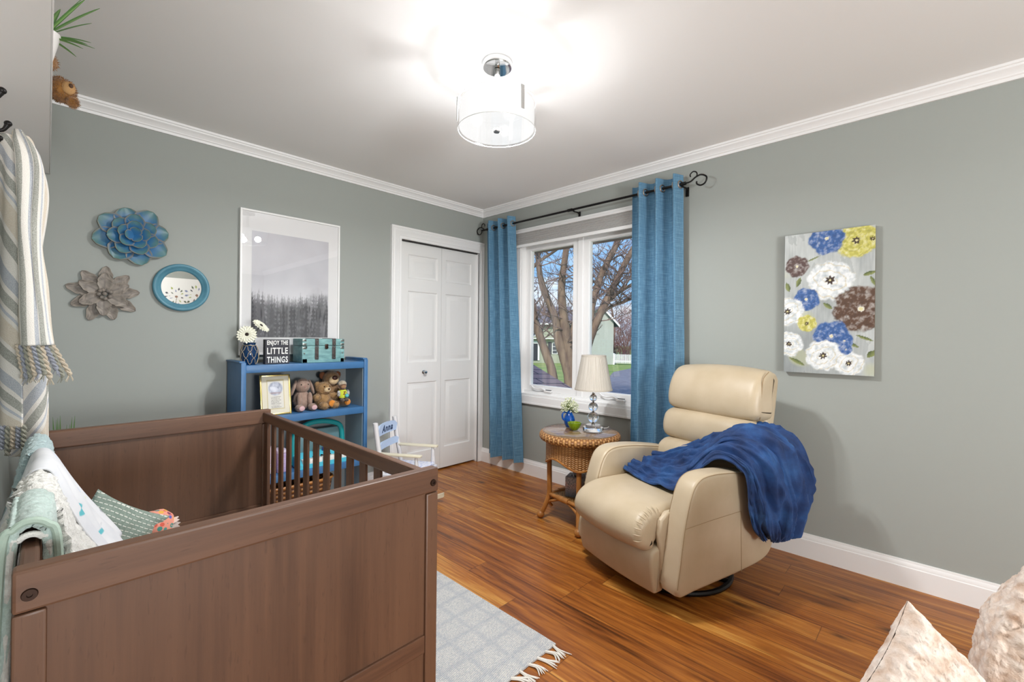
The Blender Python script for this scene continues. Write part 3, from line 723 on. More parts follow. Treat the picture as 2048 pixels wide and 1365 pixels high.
m_tr = mat('shade_trim', '#b9b1a5', .75)
for z, r in ((.273, .1232), (.494, .0806)):
    q = MB().lathe([(r - .002, z - .005), (r + .0012, z - .005), (r + .0012, z + .005), (r - .002, z + .005)], 64); obj('shade_trim', q, m_tr, shd)
obj('cord', MB().tube(spline([(.06, -.02, .008), (.1, -.035, .006), (.135, -.03, .005), (.16, -.02, .004)], 14), .003, 6), mat('clear_cord', '#d9d5cc', .4), lp)

m_pit = mat('cobalt_glaze', '#0f4fa0', .12, 0, '#0a3a80', 5)
pt = thing('pitcher_vase', 'small glossy cobalt blue pitcher with a loop handle', 'pitcher', (2.490, 1.845, TZ + .0005))
pf = [(0, 0), (.022, 0), (.026, .006), (.034, .025), (.0385, .045), (.037, .06), (.030, .078), (.021, .094), (.0175, .104), (.0185, .112), (.021, .116), (.0195, .116), (.016, .108), (0, .1)]
def ribbed(p):
    out = []
    for i in range(len(p) - 1):
        for k in range(5): out.append((lerp(p[i][0], p[i + 1][0], k / 5), lerp(p[i][1], p[i + 1][1], k / 5)))
    out.append(p[-1]); return [(r + (.0008 * sin(z * 900) if .015 < z < .09 and r > .01 else 0), z) for r, z in out]
obj('body', MB().lathe(ribbed(pf), 40), m_pit, pt, ang=60)
obj('handle', MB().tube(spline([(-.019, .012, .100), (-.034, .020, .102), (-.045, .026, .085), (-.043, .024, .06), (-.034, .018, .048)], 16), .0058, 10), m_pit, pt)
m_gyp, m_stem = mat('gypsophila_white', '#e9e9d6', .7, 0, '#c9cf9f', 60), mat('flower_stem_green', '#8a9a5a', .6)
gp = thing('gypsophila_bunch', 'bunch of tiny white filler flowers in the blue pitcher', 'flowers', (2.490, 1.845, TZ + .1))
rg = random.Random(5); mb_, ms = MB(), MB()
for i in range(420):
    a = rg.uniform(0, 2 * pi); r = sqrt(rg.random()) * .064; z = .030 + rg.random() * .062 - r * .40 + (.016 if r < .035 else 0)
    p = V((r * cos(a) + .004, r * sin(a), z)); mb_.ell(p, rg.uniform(.0022, .0044), n=4)
    if i % 3 == 0: ms.tube([(r * .1 * cos(a), r * .1 * sin(a), 0), (r * .5 * cos(a), r * .5 * sin(a), z * .6), p], .0007, 4)
o = obj('blossoms', mb_, m_gyp, gp); o['kind'] = 'stuff'; obj('stems', ms, m_stem, gp)['kind'] = 'stuff'
m_grn = NT('green_glass').fin(lin('#9dbb1c'), .08, 0., Transmission_Weight=.55, IOR=1.45)
wob = lambda a, z: 1 + (.10 * abs(sin(4 * a)) * clamp(z / .05) + .03 * sin(16 * a))
bw = obj('glass_bowl', MB().lathe([(0, 0), (.018, 0), (.026, .008), (.036, .025), (.042, .042), (.0435, .05), (.040, .05), (.034, .028), (.024, .012), (0, .008)], 64, wob=wob), m_grn, ang=60)
bw.location = (2.432, 1.760, TZ + .0005); tag(bw, 'small lime green glass bowl with a scalloped rim on the wicker table', 'bowl')
tx = thing('tissue_box', 'square grey and pink scale patterned tissue box on the lower shelf of the wicker table', 'tissue box', (2.440, 1.752, .1686), R(20))
def scales():
    t = NT('scale_pattern'); o = t.co(); v = t.vor(t.map(o, (1, 1, 1)), 55., 'DISTANCE_TO_EDGE'); z = t.sep(o)[2]
    n = t.math('ADD', t.math('MULTIPLY', z, 8.), t.math('MULTIPLY', t.vor(o, 55.), .35))
    c = t.ramp(n, [(.2, lin('#6d7582')), (.55, lin('#97949d')), (.8, lin('#c4a8a2')), (1., lin('#a9a5a7'))]); c = t.mix(t.ramp(v, [(.0, 1.), (.08, 0.)]), c, lin('#5d5f66')); return t.fin(c, .5)
obj('box', MB().box((-.055, -.055, 0), (.055, .055, .130), .003), scales(), tx)
obj('opening', MB().lathe([(0, .1303), (.028, .1303), (.028, .1312), (0, .1312)], 24), m_black, tx)
tp = [[(lerp(-.03, .03, i / 8) * (1 - .3 * j / 6), .012 * sin(i * 1.3 + j * .4), .1315 + j / 6 * (.058 + .01 * sin(i * .9))) for j in range(7)] for i in range(9)]
obj('tissue', MB().rows(tp, thick=.0012), mat('tissue_paper', '#c8ccd4', .9), tx)

# ---------------------------------------------------------------- plush blanket on the recliner
m_bl = NT('navy_plush')
def plush(t):
    o = t.co(); n = t.noise(o, 9., 4.); f = t.noise(o, 160., 3.)
    c = t.ramp(n, [(.3, lin('#102750')), (.5, lin('#193b6e')), (.7, lin('#2a568e'))]); t.bump(f, .35, .003)
    return t.fin(c, .75, 0., Sheen_Weight=.35, Sheen_Roughness=.4, Sheen_Tint=lin('#6f93c4'))
m_bl = plush(m_bl)
BC = [[(.275, .655, .475), (.33, .655, .487), (.40, .645, .492), (.47, .62, .50)],
      [(.235, .57, .474), (.32, .56, .495), (.43, .54, .505), (.53, .53, .54)],
      [(.185, .42, .476), (.30, .42, .50), (.45, .41, .545), (.56, .40, .62)],
      [(.165, .28, .476), (.30, .28, .515), (.46, .27, .60), (.60, .27, .69)],
      [(.20, .165, .482), (.33, .17, .565), (.48, .16, .67), (.66, .15, .735)],
      [(.335, .075, .640), (.43, .07, .69), (.56, .06, .755), (.72, .04, .755)],
      [(.375, -.035, .60), (.47, -.05, .66), (.63, -.065, .69), (.80, -.06, .665)],
      [(.40, -.05, .47), (.51, -.085, .51), (.68, -.10, .53), (.86, -.085, .51)],
      [(.44, -.045, .35), (.55, -.085, .36), (.70, -.095, .36), (.83, -.08, .38)],
      [(.54, -.035, .27), (.61, -.05, .245), (.69, -.055, .235), (.755, -.05, .27)]]
bp = patch(BC, 130, 90)
def bfold(s, t, p):
    edge = sstep(0, .08, t) * sstep(1, .93, t) * sstep(0, .05, s) * sstep(1.02, .94, s)
    k = t * 15 + 2.2 * sin(s * 4.2) + 2.5 * nz(s * 3, t * 2.5, 3)
    w = abs(sin(k * .75)) ** 1.4
    r2_ = 1 - abs(nz(s * 2.2 + .6 * t, t * 9 + 1.2 * s, 4.)) * 2.2; r3_ = 1 - abs(nz(s * 6 + t * 2, t * 16, 9.)) * 2
    r4_ = 1 - abs(nz(s * 3.1 + 7, t * 7 - 1.5 * s, 14.)) * 2.6
    return (.030 * (w - .3) * (.5 + .5 * sstep(.1, .6, s)) + .026 * max(0, r2_) ** 2 + .022 * max(0, r4_) ** 3 + .010 * max(0, r3_) ** 2 - .012) * (.3 + .7 * edge) + .004
o = obj('plush_blanket', MB().rows(disp(bp, bfold), thick=.012), m_bl, ang=180)
for v in o.data.vertices:
    pass
me = o.data
# keep the cloth on the outside of seat, arm and back
o.location = (RO[0], RO[1], 0); o.rotation_euler = (0, 0, TH)
tag(o, 'navy blue plush blanket crumpled over the seat and near arm of the cream recliner', 'blanket')

# ---------------------------------------------------------------- rug
rug = thing('area_rug', 'pale grey woven rug with faint blue plaid lines beside the crib', 'rug', (.7, 1.6, 0))
def rugm():
    t = NT('plaid_weave'); p = t.sep(t.co()); o = t.co()
    def band(x, per, w, off=0.):
        f = t.math('ABSOLUTE', t.math('SUBTRACT', t.math('FRACT', t.math('ADD', t.math('DIVIDE', x, per), off)), .5)); return t.ramp(f, [(w, 1.), (w + .12, 0.)])
    jx = t.math('ADD', p[0], t.math('MULTIPLY', t.noise(o, 30., 2.), .012)); jy = t.math('ADD', p[1], t.math('MULTIPLY', t.noise(o, 26., 2.), .012))
    k = t.math('MAXIMUM', band(jx, .118, .02), band(jy, .112, .03, .3))
    wv = t.math('MULTIPLY', t.math('SINE', t.math('MULTIPLY', p[0], 620.)), t.math('SINE', t.math('MULTIPLY', t.math('ADD', p[1], t.math('MULTIPLY', p[0], .5)), 900.)))
    n = t.noise(o, 220., 3.)
    c = t.mix(t.ramp(n, [(.38, 0.), (.6, 1.)]), lin('#b2b4b8'), lin('#d6d3ce')); c = t.mix(t.math('MULTIPLY', k, t.math('MULTIPLY', t.noise(t.map(o, (14, 90, 1)), 1., 3.), .85)), c, lin('#a3a8b2')); c = t.mix(t.ramp(wv, [(.1, 0.), (.8, .35)]), c, lin('#9fa3ab'))
    t.bump(t.math('ADD', wv, n), .5, .004); return t.fin(c, .95)
gr = [[(lerp(-.95, .70, i / 40) , lerp(-.508, .98, j / 40), .0075 + .0012 * nz(i * .6, j * .6)) for j in range(41)] for i in range(41)]
obj('rug_field', MB().rows(gr, thick=.0065), rugm(), rug)
m_fr = mat('cream_cotton', '#ddd8cf', .9); rg = random.Random(3)
for k in range(34):
    x = .685 - k * .0475; m = MB(); base = V((x, -.506, .006)); dr = V((rg.uniform(-.3, .7), -1, 0)).normalized(); side = V((-dr.y, dr.x, 0)); L = rg.uniform(.065, .085)
    cv = rg.uniform(-.02, .02)
    pts = lambda o_, l: [base + side * o_ * .3, base + dr * l * .5 + side * (o_ * .8 + cv), base + dr * l + side * (o_ * 2.2 + cv * .4)]
    for q in range(5):
        o_ = (q - 2) * .0045; P = spline(pts(o_, L * rg.uniform(.85, 1.1)), 8)
        m.tube([(p.x, p.y, .005 + .0025 * (q % 2)) for p in P], [.0028] * 6 + [.002, .001], 5)
    obj('fringe_tassel', m, m_fr, rug)
# ---------------------------------------------------------------- wall flowers and mirror on the far wall
def petal(m, ang, r0, L, W, lift, cup, base, colf, tip=.45, ni=12, nj=8, curl=0, ser=0):
    """petal in the wall plane, pointing along ang from the flower centre, standing off by base"""
    rows = []; dx, dz = cos(ang), sin(ang)
    for i in range(ni + 1):
        t = i / ni; w = W * (clamp(t * 1.5 + .12) ** .6) * ((1 - t) ** tip) * (1 + (ser * sin(t * 22) if ser else 0)); row = []
        for j in range(nj + 1):
            s = j / nj * 2 - 1; p = r0 + L * t; q = w * s
            h = base + lift * t + curl * t * t + cup * s * s * (w / W) - (.25 * cup * (1 - abs(s)) if ser else 0)
            row.append((p * dx - q * dz, -h, p * dz + q * dx))
        rows.append(row)
    m.rows(rows, thick=.002, colf=colf)
tq = lambda t, v: mixc(mixc(lin('#2f6a9b'), lin('#537b7a'), sstep(.45, .98, t + .12 * nz(t * 6, v * 6))), lin('#9a8f78'), sstep(.42, .49, abs(v - .5)) * .8 * sstep(.1, .4, t))
m_tq = vcol('teal_enamel', .38, (60, .15)); m_gm = vcol('aged_tin', .55, (120, .3))
tf = thing('flower_wall_art', 'large blue and teal metal succulent flower on the far wall', 'wall art flower', (.325, YA, 1.753))
for n_, r0, L, W, lift, cup, base, ph, jit in ((8, .045, .118, .086, .012, .020, .012, .25, .010), (7, .03, .082, .066, .03, .016, .024, .6, .004), (5, .010, .064, .054, .035, .012, .036, .2, .002), (3, .0, .040, .040, .03, .010, .05, 1.2, 0)):
    for k in range(n_):
        m = MB(); petal(m, ph + 2 * pi * k / n_, r0, L + jit * sin(k * 2.1), W, lift, cup, base + .004 * (k % 2), tq); obj('petal', m, m_tq, tf, ang=60)
obj('backing', MB().lathe([(0, 0), (.05, 0), (.05, .012), (0, .012)], 24) if False else MB().box((-.04, -.012, -.04), (.04, -.001, .04), .003), mat('dark_tin', '#4a4742', .5, .8), tf)
def gq(t, v):
    c = mixc(lin('#a1978c'), lin('#6f6963'), clamp(.5 + 1.3 * fbm(t * 5, v * 4, 2.2))); vein = abs(v - .5) < .03 or abs(((t * 6 - abs(v - .5) * 5) % 1) - .5) < .09
    return mixc(c, lin('#5d534a') if vein else lin('#bdb2a4'), .5 if vein else .35 * sstep(.3, .48, abs(v - .5)))
gf = thing('flower_wall_art', 'weathered grey metal poinsettia flower on the wall left of the round mirror', 'wall art flower', (.210, YA, 1.423))
for n_, r0, L, W, lift, cup, base, ph in ((9, .03, .118, .046, .010, .012, .010, .12), (6, .015, .098, .046, .02, .012, .022, .5)):
    for k in range(n_):
        m = MB(); petal(m, ph + 2 * pi * k / n_, r0, L * (1 + .06 * sin(k * 3.3)), W, lift, cup, base + .003 * (k % 2), gq, .5, 16, 8, -.012, .05); obj('petal', m, m_gm, gf, ang=60)
m_gb = mat('aged_tin_bud', '#8f857a', .6, 0, '#65605b', 60)
for k in range(9):
    a = k * 2.4; r = .0 if k == 0 else .020 + .003 * (k % 3); m = MB().ell((r * cos(a), -.038 - .004 * (k == 0), r * sin(a)), (.0105, .009, .0105), n=8); obj('bud', m, m_gb, gf)
rm = thing('round_mirror', 'small round mirror in a wide teal blue frame on the far wall', 'mirror', (.550, YA, 1.486))
m = MB(); m.M = Matrix.Rotation(R(90), 4, 'X'); m.lathe([(.097, .006), (.0985, .011), (.108, .014), (.117, .020), (.124, .026), (.131, .027), (.1375, .022), (.139, .014), (.137, .001)], 72)
obj('frame', m, mat('teal_paint', '#568b9d', .45, 0, '#4a7d90', 14), rm, ang=60)
m = MB(); m.M = Matrix.Rotation(R(90), 4, 'X'); m.lathe([(0, .0065), (.0995, .0065), (.0995, .002), (0, .002)], 72); obj('mirror_glass', m, mat('silvered_glass', '#eef0ef', .0, 1.), rm, ang=0)
# what the mirror shows: a print hanging on the back wall
def umbel(u, v):
    c = lin('#dcdad7')
    for cx, cy, r, s_ in ((.37, .27, .15, 1), (.65, .235, .17, 2), (.5, .62, .18, 3), (.18, .6, .15, 4), (.83, .62, .15, 5)):
        dx, dy = (u - cx), (v - cy) * 1.05; d = hypot(dx, dy) / r; a = atan2(-dy, dx)
        if abs(dx + .01 * sin(v * 20)) < .004 and dy > 0: c = lin('#7d7a6a')
        k = (a / (2 * pi) * 17) % 1; ring = floor((a / (2 * pi) * 17))
        rr = .72 + .22 * sin(ring * 2.7 + s_)
        if .0 < d < 1.1 and abs(k - .5) < .3 * (1 - abs(d - rr) / .17): c = [lin('#4b4a52'), lin('#7d86a5'), lin('#9aa55c'), lin('#5a6250')][int(ring + s_) % 4]
        elif d < .12: c = lin('#8a6a58')
    return c
bp_ = thing('wall_art', 'white floral print hanging on the wall reflected in the round mirror', 'painting', (1.70, YB, 1.58))
m = MB(); m.rows([[(-.53 + 1.06 * i / 150, .03, .60 - 1.2 * j / 170) for j in range(171)] for i in range(151)], colf=umbel); obj('printed_front', m, vcol('print_ink', .6), bp_, ang=0)
obj('canvas_edge', MB().box((-.531, .001, -.601), (.531, .0295, .601), .002), mat('white_canvas', '#d9d8d5', .7), bp_)

# ---------------------------------------------------------------- framed forest poster
po = thing('poster_frame', 'large white framed poster of a misty grey forest above the bookcase', 'framed poster', (1.175, YA, 1.552))
px0, px1, pz0, pz1 = -.327, .327, -.472, .472
m = MB()
for a, b in (((px0, -.028, pz0), (px0 + .012, -.002, pz1)), ((px1 - .012, -.028, pz0), (px1, -.002, pz1)), ((px0 + .012, -.028, pz1 - .012), (px1 - .012, -.002, pz1)), ((px0 + .012, -.028, pz0), (px1 - .012, -.002, pz0 + .012))): m.box(a, b, .001)
obj('frame', m, mat('white_frame', '#ebeae8', .4), po, ang=20)
tr_ = random.Random(11); trees = []
for i in range(110):
    x = tr_.random(); k = tr_.random(); base = .60 - .05 * sstep(.5, 1, x) - .03 * sstep(.3, 0, x); trees.append((x, base + .05 * k - .055 * (tr_.random() ** 3), .018 + .024 * tr_.random(), .55 + .45 * tr_.random()))
cellt = {}
for t_ in trees:
    for c_ in range(int((t_[0] - .04) * 60), int((t_[0] + .04) * 60) + 1): cellt.setdefault(c_, []).append(t_)
def forest(u, vv):
    v = 1 - vv; f = fbm(u * 3, v * 4, 5.)
    c = mixc(lin('#d3d2d8'), lin('#c4c3ca'), clamp(.5 + f)); c = mixc(c, lin('#e2e1e6'), sstep(.40, .62, v) * .7)
    if u > .6: c = mixc(c, lin('#77767d'), .6 * sstep(.52, .62, v + .12 * f) * sstep(.68, .95, u + .3 * f) * sstep(.70, .56, v))
    dk = 0
    for x, top, w, k in cellt.get(int(u * 60), ()):
        h = v - top
        if h > 0 and abs(u - x) < (.0015 + w * min(1, h / .16) * (.62 + .38 * sin(h * 150 + x * 50))): dk = max(dk, k * (.45 + .55 * sstep(0, .12, h)))
    dk = max(dk, sstep(.62, .72, v + .05 * nz(u * 9, 1, 1)) * (.80 + .4 * nz(u * 40, v * 7, 3)))
    c = mixc(c, lin('#302f37'), clamp(dk)); c = mixc(c, lin('#8f8e97'), .3 * sstep(.1, .5, nz(u * 26, v * 16, 8)) * sstep(.66, .8, v))
    return c
obj('mat_board', MB().box((px0 + .011, -.0185, pz0 + .011), (px1 - .011, -.006, pz1 - .011)), mat('white_mat', '#f0efef', .8), po, ang=0)
ix0, ix1, iz0, iz1 = .917 - 1.175, 1.420 - 1.175, 1.195 - 1.552, 1.890 - 1.552
m = MB(); m.rows([[(lerp(ix0, ix1, i / 170), -.0192, lerp(iz0, iz1, j / 230)) for j in range(231)] for i in range(171)], colf=forest); obj('forest_print', m, vcol('poster_ink', .6), po, ang=0)
obj('glazing', MB().box((px0 + .0115, -.0225, pz0 + .0115), (px1 - .0115, -.0205, pz1 - .0115)), pane_mat('poster_glazing', .10), po, ang=0)

# ---------------------------------------------------------------- on the bookcase
ZT_ = 1.0305
vs_ = thing('vase', 'dark blue glass vase wrapped in rope net on the bookcase', 'vase', (.853, 3.035, ZT_))
vp = [(0, 0), (.034, 0), (.039, .004), (.046, .035), (.049, .062), (.047, .085), (.040, .105), (.034, .116), (.031, .122), (.034, .130), (.036, .133), (.031, .133), (.028, .124), (0, .12)]
obj('body', MB().lathe(vp, 40), NT('blue_vase_glass').fin(lin('#0e3a66'), .08, 0., Transmission_Weight=.35), vs_, ang=60)
def vr(z):
    for i in range(1, 12):
        if vp[i][1] <= z <= vp[i + 1][1]: return lerp(vp[i][0], vp[i + 1][0], (z - vp[i][1]) / max(1e-6, vp[i + 1][1] - vp[i][1]))
    return .034
m = MB()
for s_ in (1, -1):
    for k in range(7):
        m.tube([((vr(z) + .0015) * cos(a), (vr(z) + .0015) * sin(a), z) for z, a in [(.003 + .114 * q / 26, 2 * pi * k / 7 + s_ * (q / 26 * 1.35 + .06 * sin(q * .72))) for q in range(27)]], .0014, 5)
m.tube([(.0355 * cos(2 * pi * k / 30), .0355 * sin(2 * pi * k / 30), .117) for k in range(30)], .002, 5, closed=True); obj('rope_net', m, mat('jute_rope', '#ad9d84', .9), vs_)
m_ptl, m_ctr, m_gst = mat('ivory_petal', '#e9e8d6', .6), mat('daisy_centre', '#2a1d17', .8, bump=(400, .6)), mat('dark_green_stem', '#4a5538', .6)
def gerbera(label, c, nrm, r, root):
    t = thing('gerbera_daisy', label, 'flower', root, 0, 'white daisies in the blue vase'); c = V(c) - V(root)
    rot = V(nrm).to_track_quat('Z', 'Y').to_matrix().to_4x4(); M_ = Matrix.Translation(c) @ rot
    m = MB(); m.M = M_; rg = random.Random(int(c.x * 1e4) + 3)
    for ly in range(2):
        for k in range(20 if ly == 0 else 16):
            a = 2 * pi * k / (20 if ly == 0 else 16) + ly * .15; L = r * (1 - .22 * ly) * rg.uniform(.92, 1.06); rows = []
            for i in range(7):
                tt = i / 6; w = r * .125 * (clamp(tt * 2.5 + .3)) * (1 if tt < .8 else sqrt(max(.02, 1 - ((tt - .8) / .2) ** 2)))
                rows.append([((r * .12 + (L - r * .12) * tt) * cos(a) - w * s * sin(a), (r * .12 + (L - r * .12) * tt) * sin(a) + w * s * cos(a), .004 + ly * .004 + .010 * tt * (1 - tt * .9) + .003 * abs(s)) for s in (-1, -.5, 0, .5, 1)])
            m.rows(rows)
    obj('petals', m, m_ptl, t, ang=60)
    m = MB(); m.M = M_; m.ell((0, 0, .009), (r * .2, r * .2, r * .12), n=10); obj('centre', m, m_ctr, t)
    m = MB().tube(spline([c - V(nrm).normalized() * .002, c - V(nrm).normalized() * .03 + V((0, 0, -.01)), V((c.x * .3, c.y * .3, .10)), (0, 0, .02)], 14), .0024, 6); obj('stem', m, m_gst, t)
gerbera('white daisy with dark centre facing forward over the blue vase', (.826, 2.985, 1.213), (-.42, -.9, .10), .055, (.853, 3.035, ZT_ + .005))
gerbera('white daisy turned sideways behind the forward facing daisy', (.915, 3.05, 1.264), (.45, -.55, .72), .056, (.855, 3.04, ZT_ + .005))
sg = thing('block_sign', 'black box sign with white words ENJOY THE LITTLE THINGS', 'sign', (1.001, 3.022, ZT_))
obj('block', MB().box((-.0705, -.0215, 0), (.0705, .0215, .153), .001), mat('black_painted_wood', '#23232b', .6, 0, '#34343c', 60), sg, ang=20)
m_wt = mat('white_lettering', '#e6e6e2', .7)
for tx_, z, sz, sx in (('ENJOY THE', .129, .037, .63), ('LITTLE', .082, .055, .66), ('THINGS', .027, .052, .68)):
    vs2, fs2 = text_mb(tx_, sz, .0004, sx, .0011, 0, 1.12); w = max(v[0] for v in vs2) - min(v[0] for v in vs2); k = .122 / w
    cx_ = (max(v[0] for v in vs2) + min(v[0] for v in vs2)) / 2; cy_ = (max(v[1] for v in vs2) + min(v[1] for v in vs2)) / 2
    m = MB().add([((v[0] - cx_) * k, -.0222 - v[2], z + v[1] - cy_) for v in vs2], fs2); obj('lettering', m, m_wt, sg, ang=0)
ch = thing('treasure_chest', 'small weathered turquoise wooden chest with brown straps', 'chest', (1.293, 3.085, ZT_)); cx0, cx1, cd = -.141, .141, .080
m_ch = mat('weathered_turquoise', '#80acab', .6, 0, '#638d8e', 16, (1, 1, 3), bump=(50, .3)); m_st = mat('dark_strap', '#4a3f3c', .6, 0, '#2f2826', 50); m_pw = mat('pewter', '#8d9490', .35, 1.)
m = MB().box((cx0, -cd, 0), (cx1, cd, .110), .004)
for a, b in (((cx0 - .001, -cd - .002, .0), (cx0 + .032, -cd + .01, .11)), ((cx1 - .026, -cd - .002, 0), (cx1 + .001, -cd + .01, .11)), ((cx0, -cd - .002, 0), (cx1, -cd + .01, .026)), ((cx0, -cd - .002, .094), (cx1, -cd + .01, .1105))): m.box(a, b, .0015)
obj('chest_body', m, m_ch, ch, ang=25)
ld = obj('lid', MB().box((cx0 - .001, -cd - .003, .112), (cx1 + .001, cd + .002, .158), .005), m_ch, ch, ang=25)
for x in (-.048, .068):
    s_ = obj('strap', MB().box((x - .012, -cd - .0055, .020), (x + .012, -cd - .0015, .109), .001).box((x - .012, -cd - .0065, .113), (x + .012, -cd - .0025, .1585), .001).box((x - .012, -cd - .0065, .1575), (x + .012, cd, .1605), .001), m_st, ch, ang=25)
    for z in (.03, .1, .122, .146): obj('rivet', MB().ell((x, -cd - .0065, z), .0042, n=6), m_pw, s_)
for x, s_ in ((cx0 + .013, 1), (cx1 - .013, -1)):
    for z in (.098, .122, .148): obj('corner_bracket', MB().box((x - .013, -cd - .0045, z - .008), (x + .013, -cd - .001, z + .007), .002).ell((x + .004 * s_, -cd - .005, z), .0038, n=6), m_pw, ch)
    obj('stud', MB().ell((x, -cd - .003, .062), (.0055, .003, .0055), n=8), m_pw, ch)
obj('latch', MB().box((.006, -cd - .008, .092), (.028, -cd - .002, .122), .002).tube([(.017 + .009 * cos(a), -cd - .009, .1 + .009 * sin(a)) for a in [2 * pi * k / 12 for k in range(12)]], .002, 6, closed=True), m_bronze, ch)

# second shelf
Z2 = .7125
pf_ = thing('photo_frame', 'gold framed verse with a small sleeping baby picture leaning on the middle shelf', 'picture frame', (.997, 2.995, Z2), R(-3)); FM = Matrix.Rotation(R(-11), 4, 'X')
m_gold = mat('brass_gold', '#d9c27c', .25, 1.)
m = MB(); m.M = FM; w_, h_ = .088, .252
for a, b in (((-w_, -.006, 0), (-w_ + .010, .008, h_)), ((w_ - .010, -.006, 0), (w_, .008, h_)), ((-w_ + .010, -.006, 0), (w_ - .010, .008, .010)), ((-w_ + .010, -.006, h_ - .010), (w_ - .010, .008, h_))): m.box(a, b, .002)
obj('frame', m, m_gold, pf_)
m = MB(); m.M = FM; m.box((-w_ + .008, -.001, .008), (w_ - .008, .007, h_ - .008)); obj('mat_board', m, mat('cream_mat', '#ddd6c2', .8), pf_, ang=0)
def verse(u, vv):
    v = 1 - vv; c = lin('#d8d5cc')
    if v < .06 or v > .97 or u < .05 or u > .95: return lin('#c9bd97')
    if v < .56:
        d = hypot((u - .5) / .42, (v - .31) / .24)
        if d < 1.1:
            n = fbm(u * 6 + 2, v * 6, 3.); k = mixc(lin('#8f94a6'), lin('#c7cbd6'), clamp(.5 + n * 1.6)); b = hypot((u - .42) / .26, (v - .33 - .15 * (u - .42)) / .10)
            if b < 1: k = mixc(lin('#d9dbe4'), lin('#a8adbd'), clamp(b * b * .6 + n))
            if v > .42 and abs(v - .46) < .03: k = mixc(k, lin('#a07f78'), .5)
            c = mixc(k, c, sstep(.85, 1.1, d))
    elif u > .22 and u < .80 - .1 * abs(sin(floor(v * 26) * 2.1)) and (v * 26) % 1 < .45 and nz(u * 46, floor(v * 26) * 3.) > -.12: c = lin('#8d8a85')
    return c
m = MB(); m.M = FM; m.rows([[(lerp(-.050, .050, i / 70), -.0015, lerp(.035, .222, j / 110)) for j in range(111)] for i in range(71)], colf=verse); obj('verse_print', m, vcol('verse_ink', .7), pf_, ang=0)
m = MB(); m.M = FM; m.tube([(.0, .0085, .17), (.0, .075, .012)], .005, 6); obj('easel_back', m, m_st, pf_)

def plush_m(n, a, b): return mat(n, a, .95, 0, b, 40, bump=(300, .5), sheen=.3)
m_tan, m_rab, m_big, m_or, m_pal = plush_m('tan_fur', '#a8855a', '#8a6a42'), plush_m('dusty_pink_fur', '#a98f80', '#957b6d'), plush_m('caramel_fur', '#8f7050', '#7b5e41'), plush_m('orange_felt', '#d98a35', '#c67a28'), plush_m('cream_fur', '#d8c09a', '#c9ad84')
m_eye = mat('dark_eye', '#120e0c', .15)
tp_ = lambda m, P, r, **k: [m.ell(p, q, **k) for p, q in zip(P, r)]
# rabbit
rb = thing('plush_rabbit', 'dusty pink plush rabbit with long drooping ears beside the gold frame', 'stuffed toy', (1.185, 3.09, Z2))
m = MB()
m.ell((0, 0, .065), (.052, .048, .068), fuzz=(500, .007, .0012), seed=2); m.ell((0, -.012, .163), (.046, .043, .047), fuzz=(450, .006, .0012), seed=3)
m.ell((-.033, -.05, .075), (.016, .018, .045), fuzz=(150, .006, .0012), seed=4); m.ell((.033, -.05, .075), (.016, .018, .045), fuzz=(150, .006, .0012), seed=5)
m.ell((-.04, -.075, .024), (.026, .04, .023), fuzz=(200, .006, .0012), seed=6); m.ell((.04, -.075, .024), (.026, .04, .023), fuzz=(200, .006, .0012), seed=7)
obj('body', m, m_rab, rb, ang=60)
for s_ in (-1, 1):
    m = MB(); m.ell((s_ * .058, -.012, .15), (.010, .017, .052), Matrix.Rotation(R(-18 * s_), 3, 'Y'), fuzz=(150, .005, .0012), seed=8); obj('ear', m, m_rab, rb, ang=60)
    obj('eye', MB().ell((s_ * .022, -.048, .172), .0042, n=8), m_eye, rb); obj('foot_pad', MB().ell((s_ * .04, -.1105, .024), (.018, .005, .016), n=10), mat('pink_felt', '#cda9ab', .9), rb)
obj('nose', MB().ell((0, -.055, .158), (.005, .003, .004), n=8), mat('pink_nose', '#a8706c', .6), rb)
def teddy(name, label, loc, rz, S, mf, mm_, ears=1):
    t = thing(name, label, 'stuffed toy', loc, rz); m = MB(); q = lambda *a: tuple(x * S for x in a); fz = lambda n: (n, .011 * S / 1, .0014)
    m.ell(q(0, 0, .062), q(.058, .052, .064), fuzz=fz(800), seed=12); m.ell(q(.0, -.012, .148), q(.054, .048, .047), fuzz=fz(700), seed=13)
    for s_ in (-1, 1):
        m.ell(q(s_ * .066, -.03, .088), q(.024, .042, .025), Matrix.Rotation(R(35 * s_), 3, 'Z'), fuzz=fz(250), seed=14 + s_)
        m.ell(q(s_ * .042, -.072, .028), q(.030, .046, .028), Matrix.Rotation(R(14 * s_), 3, 'Z'), fuzz=fz(300), seed=17 + s_)
        m.ell(q(s_ * .044, -.0, .182), q(.019, .011, .018), fuzz=fz(120), seed=20 + s_)
    obj('body', m, mf, t, ang=60); obj('muzzle', MB().ell(q(0, -.055, .140), q(.026, .02, .020), n=12, fuzz=(150, .003, .001), seed=4), mm_, t, ang=60)
    obj('nose', MB().ell(q(0, -.0755, .146), q(.009, .005, .007), n=8), mat('brown_nose', '#3a241b', .4), t)
    for s_ in (-1, 1): obj('eye', MB().ell(q(s_ * .022, -.052, .163), q(.0052, .0045, .0052), n=8), m_eye, t)
    return t
teddy('plush_teddy', 'fluffy tan teddy bear sitting between the rabbit and the biggest bear', (1.318, 3.075, Z2), R(12), .92, m_tan, m_pal)
bb = thing('plush_bear', 'tall caramel plush bear with orange foot pads at the back of the middle shelf', 'stuffed toy', (1.405, 3.125, Z2)); m = MB()
m.ell((0, 0, .08), (.065, .055, .085), fuzz=(500, .006, .0012), seed=31); m.ell((-.012, -.012, .198), (.058, .05, .050), fuzz=(450, .006, .0012), seed=32)
